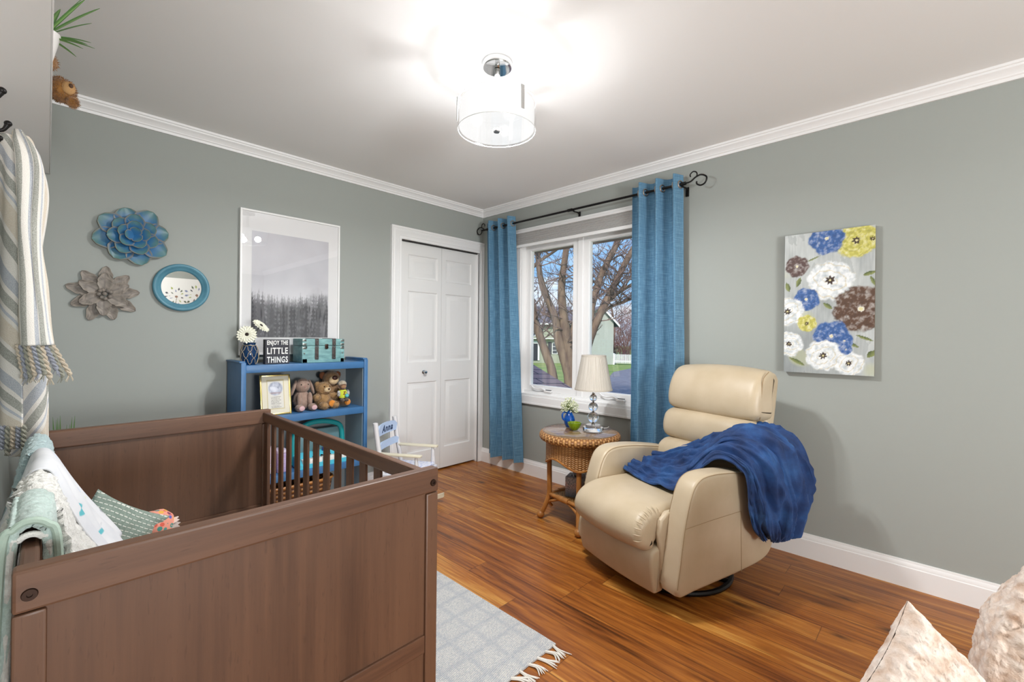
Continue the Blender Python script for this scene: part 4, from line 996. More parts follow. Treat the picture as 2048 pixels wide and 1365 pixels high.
for s_ in (-1, 1): m.ell((s_ * .05, -.075, .034), (.028, .058, .030), Matrix.Rotation(R(8 * s_), 3, 'Z'), fuzz=(220, .006, .0012), seed=33 + s_); m.ell((s_ * .064, -.03, .10), (.02, .03, .05), fuzz=(160, .006, .0012), seed=36 + s_)
obj('body', m, m_big, bb, ang=60)
for s_ in (-1, 1):
    obj('ear', MB().ell((-.012 + s_ * .055, .004, .218), (.021, .011, .025), fuzz=(120, .005, .0012), seed=38), mat('rust_fur', '#7a4a2e', .95), bb, ang=60)
    obj('foot_pad', MB().ell((s_ * .055, -.128, .036), (.022, .008, .023), n=12), m_or, bb)
obj('muzzle', MB().ell((-.012, -.055, .186), (.036, .02, .030), n=12), m_pal, bb, ang=60); obj('nose', MB().ell((-.010, -.070, .203), (.020, .012, .016), n=10), mat('maroon_nose', '#40211a', .5), bb)
mk = thing('plush_monkey', 'small brown plush monkey in a yellow shirt on the big bear lap', 'stuffed toy', (1.424, 3.000, Z2 + .034)); m = MB()
m.ell((0, 0, .12), (.026, .024, .027)); m.ell((0, .004, .06), (.022, .018, .04)); obj('body', m, plush_m('monkey_brown', '#7a5a45', '#6a4c39'), mk, ang=60)
obj('cap', MB().ell((0, .004, .130), (.0285, .026, .023), n=12), plush_m('oatmeal_knit', '#c4b7a1', '#9c917f'), mk); obj('face', MB().ell((0, -.0135, .112), (.019, .014, .015), n=10), plush_m('face_tan', '#a07a58', '#8f6b4c'), mk)
def shirt(u, v): return lin('#26241f') if (floor(u * 40) + floor(v * 30)) % 2 and (u < .18 or u > .8) else lin('#c5cf3f')
m = MB(); m.rows([[(.0275 * cos(a) * q, -.002 + .024 * sin(a) * q, z) for z, q in ((.035, .9), (.05, 1), (.07, 1.02), (.09, .85))] for a in [2 * pi * k / 24 for k in range(25)]]); obj('shirt', m, mat('lime_shirt', '#c5cf3f', .9), mk)
vs2, fs2 = text_mb('Z', .028, .0004, .9, .001, .1); m = MB().add([(v[0], -.0285 - v[2], .068 + v[1]) for v in vs2], fs2); obj('shirt_letter', m, mat('maroon_felt', '#7a2a22', .9), mk, ang=0)
def chk(t):
    c = t.n('ShaderNodeTexChecker', None, Vector=t.co(), Color1=(.02, .02, .02, 1), Color2=(.8, .8, .78, 1), Scale=170.).outputs[0]; return t.fin(c, .9)
m_chk = chk(NT('check_cloth'))
for s_ in (-1, 1): obj('arm', MB().ell((s_ * .033, -.012, .066), (.011, .016, .022), n=8), m_chk, mk); obj('leg', MB().ell((s_ * .015, -.03, .022), (.012, .026, .012), n=8), plush_m('monkey_leg', '#6f5a49', '#4c4037'), mk)
obj('ball', MB().ell((.016, -.032, .05), .0135, n=10), mat('aqua_felt', '#5fb3bd', .9), mk)

# lower shelf
Z3 = .3455
kt = thing('toy_keyboard', 'teal toy piano with an arched top and colourful buttons on the lower shelf', 'toy', (1.296, 3.05, Z3)); m_teal, m_aqua = mat('teal_plastic', '#1b8f93', .3), mat('aqua_plastic', '#52c4dd', .3)
arch = [(-.165, .0), (-.168, .14), (-.155, .205), (-.12, .235), (-.05, .262), (.03, .262), (.11, .243), (.15, .215), (.165, .15), (.168, 0)]
m = MB(); ap = spline(arch, 40); m.tube([(p.x, .03, p.y + .012) for p in ap], .017, 10); obj('arch', m, m_teal, kt)
obj('screen', MB().box((-.15, .034, .07), (.15, .046, .225), .01), mat('toy_screen', '#5e7f86', .4), kt)
obj('deck', MB().extr([(-.09, .0), (-.095, .03), (-.02, .075), (.05, .082), (.06, 0)], -.175, .175, .012, lambda p, q, a: (a, p, q), 3), m_aqua, kt)
def onk(x, t): return (x, lerp(-.088, -.024, t), lerp(.036, .076, t))
for k in range(7): obj('white_key', MB().box((-.15 + k * .043, -.094, .026), (-.111 + k * .043, -.052, .060), .003), mat('white_key', '#e6e4e0', .3) if k == 0 else bpy.data.materials['white_key'], kt)
for k in range(5): obj('black_key', MB().ell(onk(-.115 + k * .052, .62), (.009, .012, .007), n=8), m_black, kt)
for x, cl_ in ((-.09, '#d9552e'), (-.03, '#b5c92f'), (.03, '#2c3c8c'), (.09, '#e3c62f')): obj('button', MB().lathe([(0, .0), (.016, 0), (.016, .016), (.012, .022), (0, .023)], 16, (x, .005, .078)), mat('button_' + cl_[1:], cl_, .35), kt)
for x, z in ((-.06, .274), (-.015, .282), (.075, .270)): obj('ear_bump', MB().ell((x, .028, z), (.018, .012, .012), n=8), m_teal, kt)
m_pk = NT('pink_confetti')
def conf(t):
    v = t.vor(t.co(), 60.); n = t.n('ShaderNodeTexVoronoi', None, Vector=t.co(), Scale=60.).outputs[1]
    c = t.mix(t.ramp(v, [(.25, 1.), (.32, 0.)]), lin('#e3cdd6'), n); return t.fin(c, .6)
pb = thing('toy_purse', 'upright pale pink toy bag with tiny coloured marks on the lower shelf', 'toy bag', (.935, 3.03, Z3)); obj('bag', MB().box((-.06, -.04, 0), (.06, .04, .165), .012, 3), conf(m_pk), pb)
obj('bag_handle', MB().tube(spline([(-.035, 0, .16), (-.03, 0, .2), (0, 0, .215), (.03, 0, .2), (.035, 0, .16)], 16), .006, 8), mat('grey_strap', '#8d8d92', .6), pb)
bx_ = thing('storage_box', 'narrow lilac speckled box beside the pink toy bag', 'box', (1.035, 3.04, Z3)); obj('box_body', MB().box((-.03, -.05, 0), (.03, .05, .12), .004), mat('lilac_card', '#c9b7d3', .7, 0, '#a48fc0', 120), bx_)
obj('box_lid', MB().box((-.0315, -.0515, .1205), (.0315, .0515, .14), .003), mat('lilac_lid', '#d5c8dd', .7), bx_)
Z4 = .0505
bk = thing('wicker_basket', 'brown woven basket on the bottom shelf of the blue bookcase', 'basket', (1.135, 3.075, Z4)); rr = []
for i in range(65):
    a = 2 * pi * i / 64; sq_ = (abs(cos(a)) ** 4 + abs(sin(a)) ** 4) ** -.25; rr.append([(.235 * sq_ * cos(a) * lerp(.88, 1, j / 10), .112 * sq_ * sin(a) * lerp(.88, 1, j / 10), .20 * j / 10) for j in range(11)])
obj('woven_side', MB().rows(rr, thick=.008), weave_mat('brown_basket', '#a5733f', '#4c2a13', 52, 14, .6, 1., .012), bk); obj('woven_base', MB().box((-.2, -.095, .001), (.2, .095, .008)), m_rat, bk)
m = MB(); m.tube([rr[i][10] for i in range(64)], .009, 8, closed=True); obj('basket_rim', m, m_rat, bk)

# ---------------------------------------------------------------- child's rocking chair
rk = thing('rocking_chair', 'small white child rocking chair with pale blue slats lettered Anna', 'rocking chair', (1.700, 2.830, 0), R(32)); m_rw, m_rb, m_rc = mat('chair_white', '#d3d1d2', .45), mat('chair_pale_blue', '#b6c9e4', .45), mat('chair_cream', '#ddd5bd', .45)
for s_ in (-1, 1):
    obj('post', MB().tube([(s_ * .142, -.05, .055), (s_ * .142, -.012, .30), (s_ * .142, .02, .47), (s_ * .142, .04, .612)], [.013, .015, .0165, .0175], 14).ell((s_ * .142, .0405, .612), (.0175, .0175, .006), n=10), m_rw, rk)
    obj('leg', MB().tube([(s_ * .146, -.275, .05), (s_ * .146, -.272, .14), (s_ * .146, -.268, .22), (s_ * .146, -.266, .30), (s_ * .146, -.262, .40)], [.011, .017, .012, .0175, .010], 14), m_rw, rk)
    ax = MB(); ax.box((s_ * .147 - .019, -.300, .402), (s_ * .147 + .019, .018, .418), .006); obj('arm', ax, m_rc, rk)
    obj('side_stretcher', MB().cyl((s_ * .144, -.27, .15), (s_ * .142, -.035, .16), .009, n=10), m_rw, rk)
    rn = spline([(s_ * .144, .17, .075), (s_ * .144, .06, .035), (s_ * .144, -.10, .016), (s_ * .144, -.25, .028), (s_ * .144, -.35, .06)], 20); obj('rocker', MB().rows([[(p.x - .012, p.y, p.z - .015), (p.x + .012, p.y, p.z - .015), (p.x + .012, p.y, p.z + .015), (p.x - .012, p.y, p.z + .015)] for p in rn], cv=True), m_rc, rk)
obj('seat', MB().box((-.155, -.300, .252), (.155, -.005, .276), .008), mat('chair_seat_white', '#dfe0e6', .5), rk)
obj('seat_cushion', MB().box((-.135, -.285, .2765), (.135, -.03, .300), .011, 3), mat('printed_cushion', '#dfe2ee', .8, 0, '#a9b2dc', 50, lo=.55, hi=.6), rk)
def slat(z, h, y, bow=0):
    rows = []
    for i in range(21):
        s_ = i / 20 * 2 - 1; yy = y + .012 * (1 - s_ * s_); hh = h * (.72 + .28 * sstep(1, .78, abs(s_))) + bow * (1 - s_ * s_)
        rows.append([(s_ * .138, yy - .006, z - h / 2), (s_ * .138, yy - .006, z - h / 2 + hh), (s_ * .138, yy + .006, z - h / 2 + hh), (s_ * .138, yy + .006, z - h / 2)])
    return MB().rows(rows, cv=True)
s1 = obj('name_slat', slat(.553, .066, .022, .012), m_rb, rk, ang=30); obj('back_slat', slat(.452, .048, .008), m_rb, rk, ang=30)
vs2, fs2 = text_mb('Anna', .066, .0006, 1., .0016, .32, 1.15); m = MB().add([(v[0] * 1., .0155 + .0117 * (1 - (v[0] / .138) ** 2) - v[2], .555 + v[1]) for v in vs2], fs2); obj('name_lettering', m, mat('navy_lettering', '#1d3557', .5), s1, ang=0)
for x in (-.05, .05): obj('front_stretcher', MB().cyl((-.146, -.272, .12 + x * .8), (.146, -.272, .12 + x * .8), .008, n=10), m_rw, rk)
# ---------------------------------------------------------------- blankets over the crib rail
def arch(x0o, zo, xa, za, x1o, z1o, n=40, w=.03):
    """cross section of a cloth laid over the rail: outside bottom -> top -> inside bottom"""
    return spline([(x0o, 0, zo), (lerp(x0o, xa - w, .65), 0, lerp(zo, za, .5)), (xa - w, 0, za - w * 1.3), (xa - w * .6, 0, za - w * .3), (xa, 0, za), (xa + w * .6, 0, za - w * .3), (xa + w, 0, za - w * 1.3), (lerp(x1o, xa + w, .65), 0, lerp(z1o, za, .5)), (x1o, 0, z1o)], n)
def rail_cloth(name, label, y0, y1, secs, m_, thick, dfn, nv=60, uvs=None, nu=90):
    S = [arch(*s, n=nu) for s in secs]; rows = []
    for j in range(nv):
        q = j / (nv - 1) * (len(S) - 1); i = min(int(q), len(S) - 2); t = q - i; y = lerp(y0, y1, j / (nv - 1))
        rows.append([S[i][k].lerp(S[i + 1][k], sstep(0, 1, t)) + V((0, y, 0)) for k in range(nu)])
    rows = [list(x) for x in zip(*rows)]; P = disp(rows, dfn); c = P[nu // 2][nv // 2]
    sg_ = normals([[V(p) for p in r] for r in rows])[nu // 2][nv // 2].z
    P = disp(rows, (lambda u, v, p: dfn(u, v, p) * (1 if sg_ > 0 else -1)))
    o = obj(name, MB().rows([[V(p) - V((0, 1.6, 0)) for p in r] for r in P], thick=thick * (1 if sg_ > 0 else -1), uvs=uvs), m_, ang=180); o.location = (0, 1.6, 0)
    return tag(o, label, 'blanket')
def fluffy(a): return lambda u, v, p: a * (abs(nz(p.x * 34, p.y * 34, p.z * 34)) * 1.6 + .8 * abs(nz(p.x * 90, p.y * 90, p.z * 90))) 
def pile_m(n, a, b, sc=90, st_=.8):
    t = NT(n); o = t.co(); x = t.noise(o, sc, 4., .7); c = t.mix(t.ramp(x, [(.3, 0.), (.65, 1.)]), lin(b), lin(a)); t.bump(x, st_, .006); return t.fin(c, .95, 0., Sheen_Weight=.3)
m_mint = pile_m('mint_velour', '#c5d6d0', '#a9bdb5', 140, .5); m_sage = mat('sage_binding', '#a9bcae', .7, bump=(200, .2)); m_wfl = pile_m('white_sherpa', '#eeede8', '#cfcdc6', 70, 1.); m_aqua2 = pile_m('aqua_chenille', '#c3d7d8', '#a3bcbf', 110, .8)
# sections: outside x,z bottom, apex x,z, inside x,z bottom
rail_cloth('mint_blanket', 'folded mint velour blanket over the crib side rail, nearest the camera', 1.150, 1.315,
           [(-.072, .30, -.018, .872, .030, .40, 90, .036), (-.085, .34, -.016, .884, .040, .42, 90, .046)] and [(-.080, .30, -.018, .888, .034, .42), (-.10, .34, -.016, .900, .05, .45)], m_mint, .016, lambda u, v, p: .004 * abs(nz(p.x * 60, p.y * 60, p.z * 60)) + .004 * nz(p.x * 12, p.y * 12, p.z * 8))
b1 = bpy.data.objects['mint_blanket']
e1 = MB(); pr_ = arch(-.078, .305, -.018, .8855, .032, .425, 60, .034)
e1.tube([p + V((0, -.452, 0)) for p in pr_], .0065, 8); obj('sage_edge', e1, m_sage, b1)
e2 = MB(); pr_ = arch(-.060, .305, -.018, .860, .018, .425, 60, .024); e2.tube([p + V((0, -.446, 0)) for p in pr_], .0055, 8); obj('inner_fold_edge', e2, m_wfl, b1)
rail_cloth('sherpa_blanket', 'white fluffy sherpa blanket over the crib rail behind the mint blanket', 1.29, 1.515,
           [(-.14, .45, -.014, .886, .118, .56), (-.15, .45, -.012, .893, .145, .56)], m_wfl, .014, lambda u, v, p: .011 * abs(nz(p.x * 40, p.y * 40, p.z * 40)) + .008 * abs(nz(p.x * 95, p.y * 95, p.z * 95)) + .006 * nz(p.x * 9, p.y * 9, p.z * 9), 80, nu=120)
def muslin():
    t = NT('printed_muslin'); o = t.co(); c = t.mix(t.ramp(t.noise(o, 8., 3.), [(.35, 0.), (.65, 1.)]), lin('#e3e4e6'), lin('#d3d5da'))
    for sc, loc, th_, cl_ in ((7., (0, .3, 0), .17, '#a9abb3'), (6., (1.7, .9, .4), .13, '#3fb0bb'), (5.5, (3.1, 2., .9), .12, '#d3da86'), (9., (5., 1., 2.), .13, '#cfd8e6')):
        v = t.map(o, (sc * 1.2, sc * .55, sc * 1.9), loc); d = t.n('ShaderNodeTexVoronoi', {'feature': 'F1'}, Vector=v, Scale=1., Randomness=.9).outputs[0]
        c = t.mix(t.ramp(t.math('ADD', d, t.math('MULTIPLY', t.noise(o, 40., 2.), .08)), [(th_ + .04, .9), (th_ + .06, 0.)]), c, lin(cl_))
    return t.fin(c, .9)
rail_cloth('muslin_blanket', 'thin white muslin blanket with teal and grey dashes over the crib rail', 1.50, 1.80,
           [(-.15, .50, -.008, .900, .150, .575), (-.16, .5, -.004, .904, .16, .57), (-.15, .52, -.006, .896, .15, .6)], muslin(), .004, lambda u, v, p: .012 * abs(sin(v * 11 + 1.5 * nz(u * 3, v * 2, 3))) * sstep(.35, .8, abs(u - .45) * 2) + .007 * nz(p.x * 10, p.y * 8, p.z * 8), 90)
rail_cloth('chenille_blanket', 'pale aqua chenille blanket over the crib rail, farthest from the camera', 1.785, 2.13,
           [(-.115, .56, -.018, .884, .055, .62), (-.11, .56, -.018, .880, .045, .62)], m_aqua2, .014, lambda u, v, p: .007 * abs(nz(p.x * 60, p.y * 60, p.z * 60)) + .004 * abs(nz(p.x * 120, p.y * 120, p.z * 120)), 70, nu=110)

def cushion(n, loc, rot, w, h, d, m_, seed, amp=.006, pinch=.9, nn=48, fuzzd=None):
    """knife-edge cushion: a square bag puffed towards the middle"""
    fr, bk_ = [], []
    for i in range(nn + 1):
        u = i / nn * 2 - 1; a, b = [], []
        for j in range(nn + 1):
            v = j / nn * 2 - 1; x = u * w / 2 * (1 - .10 * (1 - v * v) * abs(u) ** 2); y = v * h / 2 * (1 - .10 * (1 - u * u) * abs(v) ** 2)
            t = (max(0, (1 - u * u) * (1 - v * v))) ** .42 * d / 2; e = amp * nz(u * 3 + seed, v * 3, 1.) + (fuzzd(u * w, v * h) if fuzzd else 0)
            k = sstep(0, .1, 1 - max(abs(u), abs(v)))
            a.append((x, y, t + e * k + (fuzzd(u * w, v * h + 3) * .4 if fuzzd else 0))); b.append((x, y, -t - e * k - .0005))
        fr.append(a); bk_.append(b)
    m = MB().rows(fr); m.rows(bk_); o = obj(n, m, m_, ang=180); o.location = loc; o.rotation_euler = rot; return o
def stitch_m():
    t = NT('sage_stitched'); p = t.sep(t.co()); o = t.co()
    y = t.math('ADD', p[1], t.math('MULTIPLY', t.noise(o, 4., 1.), .03)); r_ = t.math('ABSOLUTE', t.math('SUBTRACT', t.math('FRACT', t.math('MULTIPLY', y, 80.)), .5)); s_ = t.math('FRACT', t.math('MULTIPLY', p[0], 70.))
    k = t.math('MULTIPLY', t.math('LESS_THAN', r_, .085), t.math('LESS_THAN', s_, .72)); n = t.noise(o, 150., 2.)
    c = t.mix(t.ramp(n, [(.3, 0.), (.7, 1.)]), lin('#7f8f84'), lin('#93a197')); c = t.mix(k, c, lin('#e3e4dc')); t.bump(t.math('ADD', n, k), .4, .002); return t.fin(c, .9)
tag(cushion('stitched_cushion', (.135, 1.975, .525), (R(74), R(32), R(-20)), .23, .27, .11, stitch_m(), 3, .012), 'sage green cushion with rows of white stitches standing in the crib', 'cushion')
bn = thing('baby_doll', 'coral floral fabric doll head with a white frill lying in the crib', 'doll', (.268, 1.99, .368)); rb_ = random.Random(9)
def floral():
    t = NT('coral_floral'); o = t.co(); v = t.n('ShaderNodeTexVoronoi', None, Vector=o, Scale=55.); d = v.outputs[0]; cc = t.sep(v.outputs[1])
    pc = t.ramp(cc[0], [(.0, lin('#5a5fb0')), (.25, lin('#4f8f86')), (.45, lin('#d8604f')), (.65, lin('#e6b24a')), (.82, lin('#8c4660'))], 'CONSTANT')
    f = t.math('MULTIPLY', t.math('LESS_THAN', d, .42), t.math('GREATER_THAN', d, .12)); c = t.mix(f, lin('#e79a86'), pc); return t.fin(c, .85)
m = MB().ell((0, 0, .165), (.058, .056, .058), n=20, lump=.08, lf=3); m.ell((.0, .0, .09), (.05, .045, .09), n=14); obj('bonnet', m, floral(), bn, ang=60)
m = MB(); fr_ = []
for i in range(41):
    a = 2 * pi * i / 40; w_ = .006 * sin(i * 2.6)
    fr_.append([(.040 + w_ * .5, -.012 + .034 * cos(a) * k, .150 + (.034 * sin(a)) * k + w_ * .3) if q == 0 else (.060 + w_, -.012 + .040 * cos(a) * k, .148 + .040 * sin(a) * k) for q, k in ((0, .8), (1, 1.0))])
m.rows(fr_, thick=.002); obj('frill', m, mat('white_cotton_frill', '#ecdfda', .9), bn, ang=60)
obj('face', MB().ell((.036, -.012, .146), (.022, .031, .032), n=12), mat('doll_face', '#f1e4da', .8), bn)

# ---------------------------------------------------------------- coat rack shelf, throw, bear, plants on the left
m_rack = mat('white_rack_paint', '#f0efed', .5)
cr_ = thing('coat_rack_shelf', 'white wall shelf with black coat hooks above the crib', 'coat rack', (XL, 1.9, 2.0))
obj('shelf_board', MB().box((.001, -1.25, 0), (.192, 1.29, .018), .002), m_rack, cr_, ang=20)
obj('front_edge', MB().box((.1922, -1.252, -.003), (.1955, 1.292, .021), .001), m_trim, cr_, ang=20)
obj('back_board', MB().box((.001, -1.25, -.26), (.018, 1.29, -.001), .002), m_rack, cr_, ang=20)
for y in (-.62, -.04, .24, .60, .95):
    m = MB().box((.018, y - .011, -.215), (.023, y + .011, -.115), .003)
    m.tube(spline([(.022, y, -.145), (.05, y, -.152), (.085, y, -.150), (.098, y, -.128)], 14), [.0055] * 11 + [.006, .007, .0075], 10); m.ell((.099, y, -.124), .0095, n=10)
    m.tube(spline([(.022, y, -.17), (.045, y, -.195), (.07, y, -.198), (.08, y, -.178)], 14), [.005] * 11 + [.006, .007, .0075], 10); m.ell((.081, y, -.175), .0088, n=10)
    obj('coat_hook', m, m_black, cr_)
STR = [(0, '#dfdad2'), (.10, '#a5aab2'), (.24, '#dfdad2'), (.30, '#96978e'), (.42, '#dfdad2'), (.47, '#b0b5be'), (.51, '#dfdad2'), (.56, '#d0c4b2'), (.78, '#dfdad2'), (.83, '#93948b'), (.96, '#dfdad2')]
def stripes():
    t = NT('striped_weave'); uv = t.sep(t.co('UV')); o = t.co(); c = t.ramp(t.math('FRACT', uv[0]), [(a, lin(b)) for a, b in STR], 'CONSTANT')
    n = t.noise(t.map(o, (1, 1, 1)), 420., 2.); c = t.mix(t.ramp(n, [(.40, .0), (.62, .28)]), c, lin('#efece6')); t.bump(n, .6, .003); return t.fin(c, .95)
m_strp = stripes()
th = thing('throw_blanket', 'cream, beige and grey striped throw with knotted fringe hanging from the coat rack', 'throw blanket', (-.09, 2.15, 1.0))
o0 = V((-.09, 2.15, 1.0))
def cl(name, ctrl, uvs, amp, seed, k=9):
    P = patch(ctrl, 70, 40); P = disp(P, lambda u, v, p: amp * sin(v * k + seed + 1.5 * nz(u * 2, v * 2, seed)) * sstep(0, .15, u) + amp * .6 * nz(u * 5, v * 4, seed))
    return obj(name, MB().rows([[p - o0 for p in r] for r in P], thick=.005, uvs=uvs), m_strp, th, ang=180)
# main length hanging against the wall, striped on the slant
cl('hanging_length', [[(-.155, 2.26, 1.858), (-.125, 2.24, 1.866), (-.100, 2.22, 1.868), (-.082, 2.21, 1.862)], [(-.168, 2.35, 1.66), (-.135, 2.28, 1.66), (-.10, 2.23, 1.66), (-.072, 2.19, 1.66)], [(-.172, 2.42, 1.35), (-.14, 2.32, 1.35), (-.10, 2.24, 1.35), (-.068, 2.19, 1.35)], [(-.172, 2.42, 1.1), (-.14, 2.32, 1.1), (-.10, 2.24, 1.1), (-.062, 2.19, 1.1)], [(-.172, 2.42, .92), (-.14, 2.32, .92), (-.10, 2.24, .90), (-.058, 2.19, .90)]],
   lambda u, v: (u * 3.0 - v * .55 + .2, 0), .006, 1)
cl('back_length', [[(-.09, 2.33, 1.30), (-.05, 2.31, 1.30), (-.015, 2.30, 1.30), (.000, 2.30, 1.30)], [(-.09, 2.33, 1.05), (-.05, 2.31, 1.05), (-.01, 2.30, 1.05), (.006, 2.31, 1.05)], [(-.09, 2.33, .78), (-.05, 2.31, .78), (-.008, 2.30, .78), (.010, 2.31, .78)]], lambda u, v: (u * 1.5 + v * .55, 0), .005, 3)
cl('front_fold', [[(-.086, 2.20, 1.868), (-.078, 2.165, 1.872), (-.062, 2.15, 1.868), (-.055, 2.15, 1.85)], [(-.080, 2.17, 1.76), (-.062, 2.14, 1.77), (-.032, 2.13, 1.76), (-.012, 2.15, 1.72)], [(-.076, 2.17, 1.55), (-.058, 2.13, 1.55), (-.036, 2.12, 1.55), (-.022, 2.15, 1.54)], [(-.072, 2.17, 1.35), (-.05, 2.12, 1.35), (-.022, 2.11, 1.35), (-.006, 2.15, 1.35)], [(-.068, 2.17, 1.175), (-.044, 2.12, 1.172), (-.012, 2.11, 1.172), (.012, 2.14, 1.175)]],
   lambda u, v: (v * 1.15 + .52, 0), .009, 5, 10)
cl('side_flap', [[(-.055, 2.155, 1.855), (-.045, 2.16, 1.855), (-.035, 2.17, 1.84), (-.03, 2.18, 1.82)], [(-.02, 2.165, 1.70), (-.012, 2.17, 1.70), (-.004, 2.18, 1.69), (.002, 2.2, 1.68)], [(-.03, 2.165, 1.5), (-.024, 2.17, 1.5), (-.018, 2.18, 1.5), (-.012, 2.2, 1.5)]], lambda u, v: (v * .35 + .55, 0), .002, 7)
m_fg = [mat('fringe_beige', '#b9ac99', .95), mat('fringe_grey', '#8d9099', .95), mat('fringe_olive', '#8e8d80', .95)]; rg = random.Random(4)
for k in range(10):
    t_ = k / 9; p0 = V((lerp(-.066, .012, t_), 2.15 - .03 * sin(t_ * pi), 1.172)); L = rg.uniform(.075, .105) + (.02 if k == 9 else 0); m = MB(); dx = .012 + .03 * t_ ** 3; tw = rg.uniform(0, 6)
    for s_ in (0, pi): m.tube([p0 - o0 + V((dx * q / 16 + .0045 * cos(q * 1.1 + s_ + tw), .0045 * sin(q * 1.1 + s_ + tw), -L * q / 16)) for q in range(17)], .0042, 6)
    e = p0 - o0 + V((dx, 0, -L)); m.ell(e, (.007, .007, .008), n=6)
    for q in range(7): m.tube([e, e + V((rg.uniform(-.012, .012), rg.uniform(-.012, .012), -rg.uniform(.018, .028)))], .0014, 4)
    obj('fringe', m, m_fg[k % 3], th)
for k in range(5):
    p0 = V((-.10 + .012 * k, 2.22 - .005 * k, .905)); m = MB(); L = rg.uniform(.07, .1); tw = k
    for s_ in (0, pi): m.tube([p0 - o0 + V((.0045 * cos(q * 1.1 + s_ + tw), .0045 * sin(q * 1.1 + s_ + tw), -L * q / 16)) for q in range(17)], .0042, 6)
    obj('fringe', m, m_fg[(k + 1) % 3], th)

br = thing('plush_bear', 'brown plush bear lying on the high white shelf with its head over the edge', 'stuffed toy', (-.04, 2.16, 2.0185)); m_brf = mat('golden_brown_fur', '#a06f35', .95, 0, '#6f4718', 60, bump=(300, .6), sheen=.3)
m = MB(); m.ell((-.045, -.06, .048), (.05, .11, .046), fuzz=(900, .008, .0012), seed=51); m.ell((.068, .03, .030), (.036, .042, .040), fuzz=(1100, .008, .0012), seed=52)
m.ell((.095, .01, -.008), (.017, .021, .018), fuzz=(260, .007, .0012), seed=53); m.ell((.055, .06, .064), (.016, .019, .016), fuzz=(200, .006, .0012), seed=54)
m.ell((.03, -.19, .022), (.028, .045, .021), fuzz=(300, .007, .0012), seed=55); m.ell((-.03, -.2, .026), (.024, .045, .024), fuzz=(300, .007, .0012), seed=56)
obj('body', m, m_brf, br, ang=60); obj('muzzle', MB().ell((.084, -.006, .030), (.018, .013, .021), n=12, fuzz=(120, .003, .001), seed=3), mat('buff_muzzle', '#b48c5c', .9), br, ang=60)
obj('nose', MB().ell((.090, -.018, .036), (.006, .004, .008), n=8), mat('stitched_nose', '#4d3018', .7), br)
pl = thing('potted_plant', 'spiky green plant in a white tapered pot on the high white shelf', 'plant', (-.020, 1.925, 2.0185))
obj('pot', MB().lathe([(0, 0), (.022, 0), (.025, .004), (.041, .078), (.043, .086), (.040, .086), (.036, .078), (0, .07)], 28), mat('white_ceramic', '#e6e4e1', .35), pl)
def leafm(name, a, b):
    t = NT(name); uv = t.sep(t.co('UV')); c = t.mix(t.ramp(t.math('ABSOLUTE', t.math('SUBTRACT', uv[1], .5)), [(.05, 1.), (.3, 0.)]), lin(a), lin(b)); return t.fin(c, .5)
m_lf = leafm('plant_leaf', '#4d7a3a', '#7fa45e'); rg = random.Random(12)
def blade(base, d, L, w, droop, m):
    d = V(d).normalized(); sd = d.cross(V((0, 0, 1))); sd = sd.normalized() if sd.length > .05 else V((1, 0, 0)); rows = []
    for i in range(11):
        t = i / 10; p = V(base) + d * L * t + V((0, 0, -droop * t * t)); ww = w * (sin(pi * (t * .86 + .14)) ** .7) + .0004; rows.append([p - sd * ww, p + V((0, 0, -ww * .4)), p + sd * ww])
    m.rows(rows, thick=.0008)
lv = [((.45, .05, 1), .20, .007), ((.8, .3, 1), .17, .007), ((.62, -.35, 1.1), .18, .006), ((1.2, .5, .8), .13, .005), ((1.2, .0, .5), .10, .007), ((1.3, -.3, .2), .085, .006), ((.2, .6, 1), .2, .007), ((-.4, .2, 1), .2, .007), ((-.3, -.5, 1), .19, .007), ((1.25, .55, .05), .075, .005), ((.1, -.8, 1), .17, .006), ((.9, -.1, 1.2), .2, .0075), ((1.4, .25, .55), .12, .004)]
for d, L, w in lv:
    m = MB(); blade((.008, 0, .075), d, L, w, .02, m); obj('leaf', m, m_lf, pl, ang=60)
gp_ = thing('potted_grass', 'tall potted grass in the corner behind the crib, only its tips showing', 'plant', (.055, 3.08, 0)); obj('pot', MB().lathe([(0, 0), (.075, 0), (.095, .2), (.10, .21), (.09, .21), (.08, .19), (0, .18)], 28), mat('stone_pot', '#8b8781', .8), gp_)
for k in range(16):
    a = rg.uniform(0, 2 * pi); r = rg.uniform(.0, .05); m = MB(); blade((r * cos(a) * .6, r * sin(a) * .6, .18), (.05 * cos(a), .05 * sin(a), 1), rg.uniform(.50, .63) if k > 3 else .625, .005, .0, m); obj('grass_blade', m, m_lf, gp_, ang=60)

# ---------------------------------------------------------------- armchair, fur throw and pillow at the right edge
m_ac = mat('oatmeal_upholstery', '#c9bba8', .9, 0, '#bcae9a', 60, bump=(200, .3))
ac = thing('armchair', 'low oatmeal armchair under the cream fur pillow and throw', 'armchair', (1.12, -.27, 0))
obj('seat', MB().box((-.27, -.33, .06), (.305, .335, .20), .03, 3), m_ac, ac); obj('back', MB().box((.335, -.33, .06), (.60, .12, .55), .03, 3), m_ac, ac)
for x in (-.23, .27):
    for y in (-.28, .16): obj('leg', MB().cyl((x, y, 0), (x, y, .065), .016, .022, 12), m_st, ac)
def rosette(n):
    t = NT(n); o = t.co(); v = t.vor(o, 46., 'SMOOTH_F1'); x = t.noise(o, 60., 4.); f = t.math('ADD', t.math('MULTIPLY', v, .8), t.math('MULTIPLY', x, .5))
    c = t.ramp(f, [(.30, lin('#eadccf')), (.55, lin('#e3d2c5')), (.72, lin('#d9c2b0')), (.95, lin('#b8967d'))]); t.bump(t.math('SUBTRACT', 1., f), 1., .012); return t.fin(c, .95, 0., Sheen_Weight=.3)
m_ros = rosette('cream_rosette_fur')
